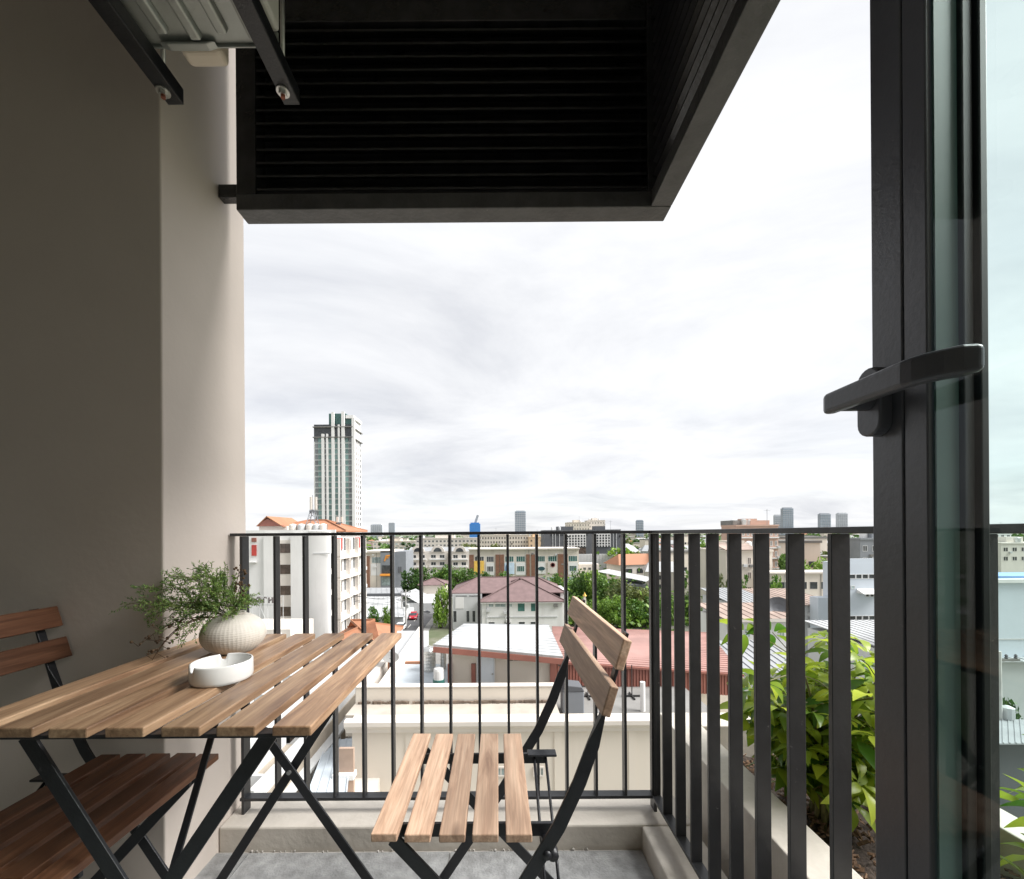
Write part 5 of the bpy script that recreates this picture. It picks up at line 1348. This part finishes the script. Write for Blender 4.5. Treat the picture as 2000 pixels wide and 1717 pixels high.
def farbox(label, p0, p1, yt, d, m, depth=None, bands=True, name='far_tower', cap=None):
    b = B(name, label, 'building', pxx(p0, d), pxx(p1, d), d, W((p0 + p1) / 2, yt, d).z, depth or (p1 - p0) * d / F * .3, m)
    if bands:
        n = max(4, int((p1 - p0) / 3.5)); 
        for i in range(n):
            x = -b.w / 2 + b.w * (i + .5) / n; b.part('glass_strip', MB().box(x - b.w * .28 / n, x + b.w * .28 / n, -.6, -.003, 0, b.h * .985), M_fard if m is not M_fard else M_farg)
    fb = MB(); z = 4.0
    while z < b.h - 2: fb.box(-b.w / 2 - .1, b.w / 2 + .1, -.75, -.605, z, z + .9); z += 3.6
    if bands: b.part('floor_bands', fb, M_farw)
    b.part('roof_cap', MB().box(-b.w * .4, b.w * .4, b.dep * .1, b.dep * .9, b.h + .01, b.h + 1.8), cap or m)
    return b
farbox('blue glass tower under construction on the skyline', 1006, 1027, 999, 820, M_farg, cap=M_farw)
bb = farbox('bright blue wrapped building on the skyline with a dark crane', 917, 938, 1023, 620, M_blue, bands=False)
crn = MB()
crn.bar((0, 4, bb.h), (4.5, 4, bb.h + 13), 3.4, 2.5, (1, 0, 0)); bb.part('dark_sign_mast', crn, M_fard)
farbox('lone grey tower on the skyline right of the condominium', 1243, 1257, 1017, 900, M_fard)
farbox('tall grey tower on the right skyline', 1529, 1550, 993, 760, M_fard, cap=M_fard)
farbox('pale twin tower close left of the tall grey tower', 1513, 1526, 1007, 800, M_farw)
farbox('grey and white tower near the door on the skyline', 1602, 1623, 1004, 980, M_fard)
farbox('pale tower nearest the door on the skyline', 1637, 1656, 1003, 980, M_farw)
farbox('faint grey tower beside the distant hill', 759, 771, 1022, 1500, M_fard, bands=False)
farbox('pair of pale far flats just right of the residential tower', 724, 747, 1025, 1100, M_farw)
# hill on the skyline
hl = MB(); pts = [(-430, 0), (-400, 18), (-370, 34), (-335, 22), (-290, 26), (-240, 10), (-180, 0)]
gv = [(x, z) for x, z in pts]
hm = MB(); nseg = 24; vv = []; ff = []
for j in range(7):
    for i in range(nseg + 1):
        t_ = i / nseg; h_ = (math.sin(PI * t_) ** 1.2) * (18 + 6 * math.sin(9 * t_)) * math.sin(PI * (j + .02) / 6.04)
        vv.append((-520 + 330 * t_, 1450 + j * 60, GROUND + max(.02, h_)))
for j in range(6):
    for i in range(nseg): a = j * (nseg + 1) + i; ff.append((a, a + 1, a + nseg + 2, a + nseg + 1))
hm.add(vv, ff); struct(hm.build('hill', mat('wooded_hill', (.09, .13, .07), .95, .4, .05), smooth=True))

# ---------------------------------------------------------------- right side
pk = block('salmon and cream apartment block behind the right railing bars', 1438, 1520, 1028, 120, 8, M_pink, 9, M_winb, M_white, .5, 3.0, 5, top=2.0)
pk.part('roof_room', MB().box(pxx(1474, 120) - pk.cx, pxx(1512, 120) - pk.cx, 2, 9, pk.h + .46, W(1480, 1016, 120).z - GROUND), M_pink)
pk.part('roof_room', MB().box(pxx(1440, 120) - pk.cx, pxx(1458, 120) - pk.cx, 2, 9, pk.h + .46, W(1430, 1016, 120).z - GROUND), M_conc)
for f in range(5): pk.part('white_band', MB().box(-pk.w / 2 - .05, pk.w / 2 + .05, -.35, -.004, pk.h - 3.45 - 3 * f, pk.h - 3.1 - 3 * f), M_white)
cb = block('cream house block in front of the salmon apartments', 1418, 1508, 1078, 88, 12, M_cream, 5, M_winb, M_creamw, .4, 3.1, 3, top=1.9)
cb.part('pitched_roof', MB().slab([(-cb.w / 2 - .4, -.6, cb.h + .5), (cb.w * .2, -.6, cb.h + .5), (cb.w * .2, 5, cb.h + 1.9), (-cb.w / 2 - .4, 5, cb.h + 1.9)], .15), M_rust)
gb2 = block('grey apartment block at the right beside the door', 1680, 1790, 1054, 105, 5, M_mgrey, 6, M_win, M_pale, .5, 3.0, 4, top=2.2)
fw_ = B('foot_bridge', 'long cream wall with openings beneath the salmon apartments', 'building', pxx(1495, 82), pxx(1640, 82), 82, W(1560, 1120, 82).z, 4, M_cream)
for i in range(7): fw_.win(-fw_.w / 2 + (i + .5) * fw_.w / 7, fw_.h - 2.4, 1.6, 1.5, M_win, M_creamw, nm=0)
fw_.part('roof_edge', MB().box(-fw_.w / 2 - .2, fw_.w / 2 + .2, -.5, 4.2, fw_.h + .01, fw_.h + .3), M_creamw)
wb = B('white_office_building', 'white office building with ribbon windows at the right edge', 'building', pxx(1654, 56), pxx(1850, 56), 56, W(1660, 1100, 56).z, 4.2, M_bluew)
def bx2(px): return pxx(px, 56) - wb.cx
def bz2(py): return W(1680, py, 56).z - GROUND
for py in (1126, 1207):
    for i in range(9): wb.win(bx2(1664 + 12.5 * i), bz2(py), .80, .62, M_win, M_white, nm=0, fw=.05)
wb.win(bx2(1665), bz2(1147), .5, .45, M_winl, M_white, nm=0); wb.win(bx2(1693), bz2(1163), .5, .42, M_win, M_white, nm=0); wb.win(bx2(1702), bz2(1163), .5, .42, M_win, M_white, nm=0)
wb.part('canopy', MB().prism([(-1.2, bz2(1158)), (-.003, bz2(1150)), (-.003, bz2(1158))], 'x', bx2(1672), bx2(1720)), M_white)
wb.part('roof_parapet', MB().box(-wb.w / 2, wb.w / 2, 0.02, .3, wb.h + .001, wb.h + .6), M_bluew)
for py in (1148, 1190): wb.win(2.2 if py == 1148 else 1.2, bz2(py), 1.2, 1.2, M_win, M_white, 'left', nm=0)
wb.part('wall_step', MB().box(bx2(1625), bx2(1653), 2.5, 4.1, 0, bz2(1173)), M_bluew)
def shed(name, label, cat, x0, x1, y0, y1, dn, df, wall, rf_, pitch):
    # plain shed square to the view: wall box and a ribbed roof that drops dn metres below the eye in front and df at the back
    b = B(name, label, cat, x0 + .3, x1 - .3, y0 + .4, EYE - max(dn, df) - .12, y1 - y0 - .8, wall)
    o = Vector((b.cx, y0 + .4, GROUND))
    sheet(b, [Vector((x0, y0, EYE - dn)) - o, Vector((x1, y0, EYE - dn)) - o, Vector((x1, y1, EYE - df)) - o, Vector((x0, y1, EYE - df)) - o], rf_, pitch=pitch, rib=.06)
    return b
r1 = shed('rusty_shed', 'wide shed with patchy rusty roof left of the white office building', 'shed', 41.5, 50, 60, 72, 10.7, 9.9, M_pale, M_rust, .9)
for i in range(5): r1.win(-3 + i * 1.5, r1.h - 1.0, .9, .8, M_win, M_pale)
r2 = shed('grey_shed', 'shed with pale grey sheet roof beside the rusty shed', 'shed', 34.5, 41, 62, 71, 10.6, 9.6, M_pale, M_roofg, .7)
wr = B('white_flat_roof_house', 'low white house with stained roof behind the shrub', 'house', pxx(1416, 38), pxx(1545, 38), 38, W(1450, 1212, 38).z, 4.7, M_white)
def wx3(px): return pxx(px, 38) - wr.cx
def wz3(py): return W(1450, py, 38).z - GROUND
for px in (1430, 1458, 1490, 1525): wr.win(wx3(px), wz3(1236), .55, .85, M_winl, M_white, nm=1)
for px in (1430, 1458, 1490): wr.win(wx3(px), wz3(1290), .7, .9, M_win, M_white, nm=1)
wr.part('eaves', MB().box(-wr.w / 2 - .4, wr.w / 2 + .4, -.5, -.004, wr.h - .05, wr.h + .25), M_creamw)
wro = Vector((wr.cx, 38, GROUND))
sheet(wr, [(-wr.w / 2 - .4, -.5, wr.h + .26), (wr.w / 2 + .4, -.5, wr.h + .26), (wr.w / 2 + .4, 5.2, wr.h + .75), (-wr.w / 2 - .4, 5.2, wr.h + .75)], M_rust, pitch=.8, rib=.05)
dsh = thing('satellite_dish', 'large grey satellite dish on the white house roof behind the railing bars', 'satellite dish', W(1520, 1190, 40))
MB().lathe([(.001, 0), (.5, .08), (.9, .28), (1.1, .45), (1.08, .48), (.86, .31), (.5, .12), (.001, .04)], 22).build('bowl', M_dgrey, dsh, rot=(.9, -.5, 0))
MB().tube([(0, 0, -1.2), (0, 0, .05)], .05, 8).build('mast', M_dgrey, dsh)
lo_ = shed('flat_roof_hall', 'wide hall with pale grey sheet roof below the white office building', 'hall', 33.7, 54, 33, 46, 10.5, 9.9, M_pale, M_roofw, .7)
lw2 = shed('low_corrugated_shed', 'small shed with grey corrugated roof below the shrub', 'shed', 15.2, 20.5, 27, 32, 9.2, 8.4, M_pale, M_roofg, .5)
# white-roofed hall among the trees
hh = B('white_roof_hall', 'white roofed hall among the trees behind the pale chair', 'hall', pxx(1195, 118), pxx(1262, 118), 118, W(1215, 1142, 118).z, 8, M_dgrey)
hho = Vector((hh.cx, 118, GROUND))
sheet(hh, [W(1165, 1116, 130) - hho, W(1262, 1136, 117) - hho, W(1275, 1128, 136) - hho, W(1190, 1112, 140) - hho], M_roofw, pitch=1.4, rib=.08)
hh2 = B('cream_shop_house', 'cream block between the shophouse row and the trees', 'building', pxx(1132, 165), pxx(1170, 165), 165, W(1150, 1102, 165).z, 10, M_creamw)
hh2.grid([-2, 0, 2], [hh2.h - 1.8], 1.1, 1.1, M_win)

# service clutter on plain walls: condensers, drain pipes, stains boards
def clutter(b, n, seed, zmin=.35):
    r = random.Random(seed)
    for q in range(n):
        x = r.uniform(-.45, .45) * b.w; z = r.uniform(zmin, .93) * b.h
        if q % 3 == 2: b.part('drain_pipe', MB().tube([(x, -.09, 0), (x, -.09, b.h * .98)], .06, 6), r.choice([M_pale, M_conc, M_white]))
        else: b.part('air_conditioner_box', MB().box(x - .4, x + .4, -.42, -.005, z - .28, z + .28), r.choice([M_pale, M_white, M_conc]))
for q, b in enumerate((r1, r2, wr, lw2, fw_, vl, sh, lg, cb, gb2, sb)): clutter(b, 6, q + 40)
# ---------------------------------------------------------------- what shows through the glass door
gw_ = B('pale_green_building', 'large pale plain walled building seen through the glass door', 'building', pxx(1880, 34), pxx(2400, 34), 34, W(1970, 1138, 34).z, 4, M_bluew)
gw_.part('wall_joint', MB().box(-gw_.w / 2, gw_.w / 2, -.04, -.003, W(1970, 1250, 34).z - GROUND, W(1970, 1247, 34).z - GROUND), M_pale)
gw_.part('roof_coping', MB().box(-gw_.w / 2 - .2, gw_.w / 2 + .2, -.25, .3, gw_.h + .001, gw_.h + .3), M_white)
gw_.part('blue_roof', MB().box(-gw_.w / 2, gw_.w / 2,   .8, 3.9, gw_.h + .001, gw_.h + .45), mat('faded_blue_roof', (.22, .36, .58), .6, .1, .4))
gw_.part('dark_door', MB().box(pxx(1996, 34) - gw_.cx, pxx(2030, 34) - gw_.cx, -.06, -.003, W(1970, 1395, 34).z - GROUND, W(1970, 1350, 34).z - GROUND), M_win)
pole('slim concrete pole with insulators seen through the glass door', 1951, 1272, 1410, 24, 1)
pvn = B('pavilion', 'small pavilion with pale tiled roof seen through the glass door', 'pavilion', pxx(1900, 21), pxx(2040, 21), 21, W(1970, 1455, 21).z, 4, M_dgrey)
pvo = Vector((pvn.cx, 21, GROUND))
sheet(pvn, [W(1885, 1452, 20.5) - pvo, W(2060, 1452, 20.5) - pvo, W(2050, 1405, 24) - pvo, W(1890, 1405, 24) - pvo], M_roofg, pitch=.3, rib=.04)
block('low red fronted house in the distance seen through the glass', 1955, 2060, 1062, 140, 10, M_creamw, 6, M_win, floors=2)
block('white flats in the distance at the right edge seen through the glass', 1930, 1975, 1040, 200, 12, M_white, 4, M_win, floors=4)

# ================================================================ trees
G1 = 'trees among the houses'
treepx('tall narrow green tree at the corner of the villa', 861, 1146, 88, 30, M_leafl, 1, G1, low=.03)
treepx('round green tree before the white warehouse, left of the pole', 729, 1189, 80, 20, M_leafl, 2, G1, low=.3)
treepx('slender green tree right of the round one, beside the pole', 756, 1187, 80, 17, M_leafl, 3, G1, low=.3)
for i, (px, yt, d, wp, m, lab) in enumerate((
    (803, 1112, 128, 34, M_leafd, 'dark palm like tree beside the grey shop gable'), (826, 1110, 132, 36, M_leafd, 'leafy tree before the white rowhouses'),
    (868, 1106, 136, 40, M_leafl, 'bright tree between the rowhouses and the small brown roof'), (893, 1112, 134, 36, M_leafd, 'dark tree under the yellow banner'),
    (920, 1116, 133, 30, M_leafd, 'low dark tree left under the shophouses'), (950, 1118, 132, 30, M_leafd, 'low tree under the second shop window'),
    (985, 1119, 133, 34, M_leafl, 'low bright tree under the blue banner'), (1090, 1124, 120, 28, M_leafl, 'small tree behind the villa ridge'),
    (1133, 1116, 112, 44, M_leafd, 'broad dark tree right of the villa'), (1165, 1122, 108, 40, M_leafl, 'broad bright tree right of the villa'),
    (1186, 1128, 104, 46, M_leafd, 'dark tree before the white roofed hall'), (1213, 1136, 98, 60, M_leafo, 'large olive tree in the middle of the grove'),
    (1248, 1150, 96, 44, M_leafo, 'olive tree at the right of the grove'), (1175, 1168, 88, 42, M_leafl, 'bright round tree above the pale chair back'),
    (1206, 1170, 86, 46, M_leafl, 'round tree at the front of the grove, second from left'), (1238, 1172, 87, 44, M_leafl, 'round tree at the front of the grove behind the thick posts'),
    (1270, 1170, 88, 46, M_leafd, 'dark round tree behind the corner post'), (1303, 1168, 90, 44, M_leafl, 'bright tree between the first thick bars'),
    (1335, 1160, 92, 40, M_leafd, 'dark tree between the second and third thick bars'), (1118, 1185, 90, 30, M_leafl, 'low bright shrub at the right foot of the villa'),
    (1410, 1128, 84, 26, M_leafo, 'olive tree before the cream house block'), (1452, 1130, 82, 28, M_leafl, 'bright tree at the foot of the cream house block'),
    (1510, 1132, 80, 34, M_leafl, 'bright shrub before the long cream wall'), (1585, 1094, 112, 60, M_leafl, 'light green tree behind the long cream wall'),
    (1535, 1092, 116, 46, M_leafd, 'dark tree right of the salmon apartments'), (1625, 1100, 110, 40, M_leafl, 'bright tree left of the grey apartment block'),
    (662, 1352, 30, 62, M_leafl, 'bright leafy tree glimpsed under the table edge'), (675, 1392, 27, 52, M_leafd, 'dark leafy tree below the table edge by the cream building'),
    (505, 1440, 20, 40, M_leafl, 'climbing bush at the corner of the terraced block'),
    (1975, 1398, 27, 70, M_leafd, 'dark tree behind the pavilion seen through the glass'))):
    treepx(lab, px, yt, d, wp, m, i + 3, G1, low=.10)
# a gold shrine between the trees
gs = thing('garden_shrine', 'small golden shrine among the trees right of the villa', 'shrine', W(1142, 1172, 84))
MB().box(-.5, .5, -.5, .5, 0, .5).box(-.35, .35, -.35, .35, .5, 1.6).build('base', M_creamw, gs)
MB().lathe([(.85, 1.6), (.55, 2.0), (.6, 2.05), (.3, 2.5), (.05, 3.2), (.001, 3.4)], 4).build('spire', M_yellow, gs)
MB().box(-.55, .55, -.55, .55, -8, -.01).build('plinth', M_cream, gs)
gs.scale = (.5, .5, .5)

# ================================================================ distant low town up to the horizon
rf = random.Random(77)
GH = 'distant low houses of the town'
housem = {}
def lowhouse(kind):
    if kind in housem: return housem[kind]
    mw, mr = {'white': (M_creamw, M_roofw), 'orange': (M_creamw, M_roofo), 'brown': (M_cream, M_roofb), 'grey': (M_pale, M_roofg), 'flat': (M_cream, M_conc)}[kind]
    m = MB().box(-.5, .5, -.5, .5, 0, .7 if kind != 'flat' else 1, 0)
    wl = m.mesh('wall', mw)
    r = MB()
    if kind == 'flat': r.box(-.53, .53, -.53, .53, 1.0, 1.06)
    else:
        r.add([(-.56, -.56, .69), (.56, -.56, .69), (.56, .56, .69), (-.56, .56, .69), (-.4, 0, 1), (.4, 0, 1)], [(0, 1, 5, 4), (1, 2, 5), (2, 3, 4, 5), (3, 0, 4), (0, 3, 2, 1)])
    wn = MB()
    for k in range(4):
        for z in (.2, .5): wn.box(-.4 + k * .22, -.28 + k * .22, -.515, -.501, z - .07, z + .07)
    housem[kind] = (wl, r.mesh('roof', mr), wn.mesh('window_row', M_win)); return housem[kind]
HL = {'white': 'distant low house with a white sheet roof', 'orange': 'distant low house with an orange tiled roof', 'brown': 'distant low house with a brown roof', 'grey': 'distant low building with a grey sheet roof', 'flat': 'distant flat roofed cream building'}
placed = []
for k in range(4000):
    if len(placed)   >= 298: break
    d = 190 * (8.5 ** rf.random()); u = rf.uniform(-260, 760)
    if rf.random() < .2: d = rf.uniform(140, 230); u = rf.uniform(250, 760)
    x = u * d / F
    if any(abs(x - q[0]) < 10 + d * .014 and abs(d - q[1]) < 11 + d * .016 for q in placed): continue
    if d < 330 and -60 * d / F < x < 250 * d / F and not (240 * d / F < x): continue
    if d < 345 and -260 * d / F < x < -30 * d / F: continue
    placed.append((x, d))
    kind = rf.choice(['white', 'white', 'orange', 'brown', 'grey', 'grey', 'flat', 'flat', 'white'])
    hgt = rf.uniform(6, 12) if kind != 'flat' else rf.uniform(8, 16.5)
    t_ = thing('town_house', HL[kind], 'house', (x, d, GROUND), rf.uniform(-.3, .3), GH + ', ' + kind + ' roofs')
    sc_ = (rf.uniform(8, 19) * (1 + d / 1500), rf.uniform(9, 16), hgt)
    for nm_, me in zip(('wall', 'roof', 'window_row'), lowhouse(kind)):
        inst(nm_, me, t_, scale=sc_)
GT = 'distant trees of the town'
nfar = 0
for k in range(2000):
    if nfar >= 240: break
    d = 170 * (7.5 ** rf.random()); u = rf.uniform(-262, 760); x = u * d / F
    if d < 240 and u < 195: continue
    if any(abs(x - q[0]) < 9 and abs(d - q[1]) < 9 for q in placed): continue
    m = rf.choice([M_leafd, M_leafl, M_leafo, M_leafd])
    tree({'tree_leaf_deep': 'distant dark green tree among the town roofs', 'tree_leaf_light': 'distant light green tree among the town roofs', 'tree_leaf_olive': 'distant olive green tree among the town roofs'}[m.name], x, d, rf.uniform(7, 13), rf.uniform(8, 15), m, k, GT + ', ' + m.name.split('_')[-1], low=.05, near=False)
    nfar += 1
# green ground cover filling the grove and the far belt
def cover(name, n, x0, x1, y0, y1, h0, h1, ls, m, seed, label):
    r = random.Random(seed); mb = MB()
    for i in range(n):
        c = Vector((r.uniform(x0, x1), r.uniform(y0, y1), GROUND)); hh_ = r.uniform(h0, h1)
        for j in range(26):
            p = c + Vector((r.gauss(0, .55) * hh_, r.gauss(0, .55) * hh_, abs(r.gauss(.5, .3)) * hh_))
            u = Vector((r.gauss(0, 1), r.gauss(0, 1), r.gauss(0, .6))).normalized(); v = u.cross(Vector((r.gauss(0, 1), r.gauss(0, 1), r.gauss(0, 1)))).normalized(); s_ = ls * r.uniform(.6, 1.4)
            mb.add([p - u * s_, p + v * s_ * .6, p + u * s_, p - v * s_ * .6], [(0, 1, 2, 3)])
    o = mb.build(name, m); stuff(o); tag(o, label, 'bushes'); return o
cover('grove_undergrowth', 260, 14, 45, 84, 150, 2.0, 5.0, .55, M_leafl, 1, 'mass of green undergrowth in the grove right of the villa')
cover('garden_belt', 330, 40, 160, 130, 330, 3.0, 8.0, 1.1, M_leafd, 2, 'belt of mixed greenery behind the grove and the right railing')
cover('far_tree_belt', 900, -420, 1300, 650, 1700, 6, 13, 3.2, M_leafd, 3, 'far belt of trees along the horizon')
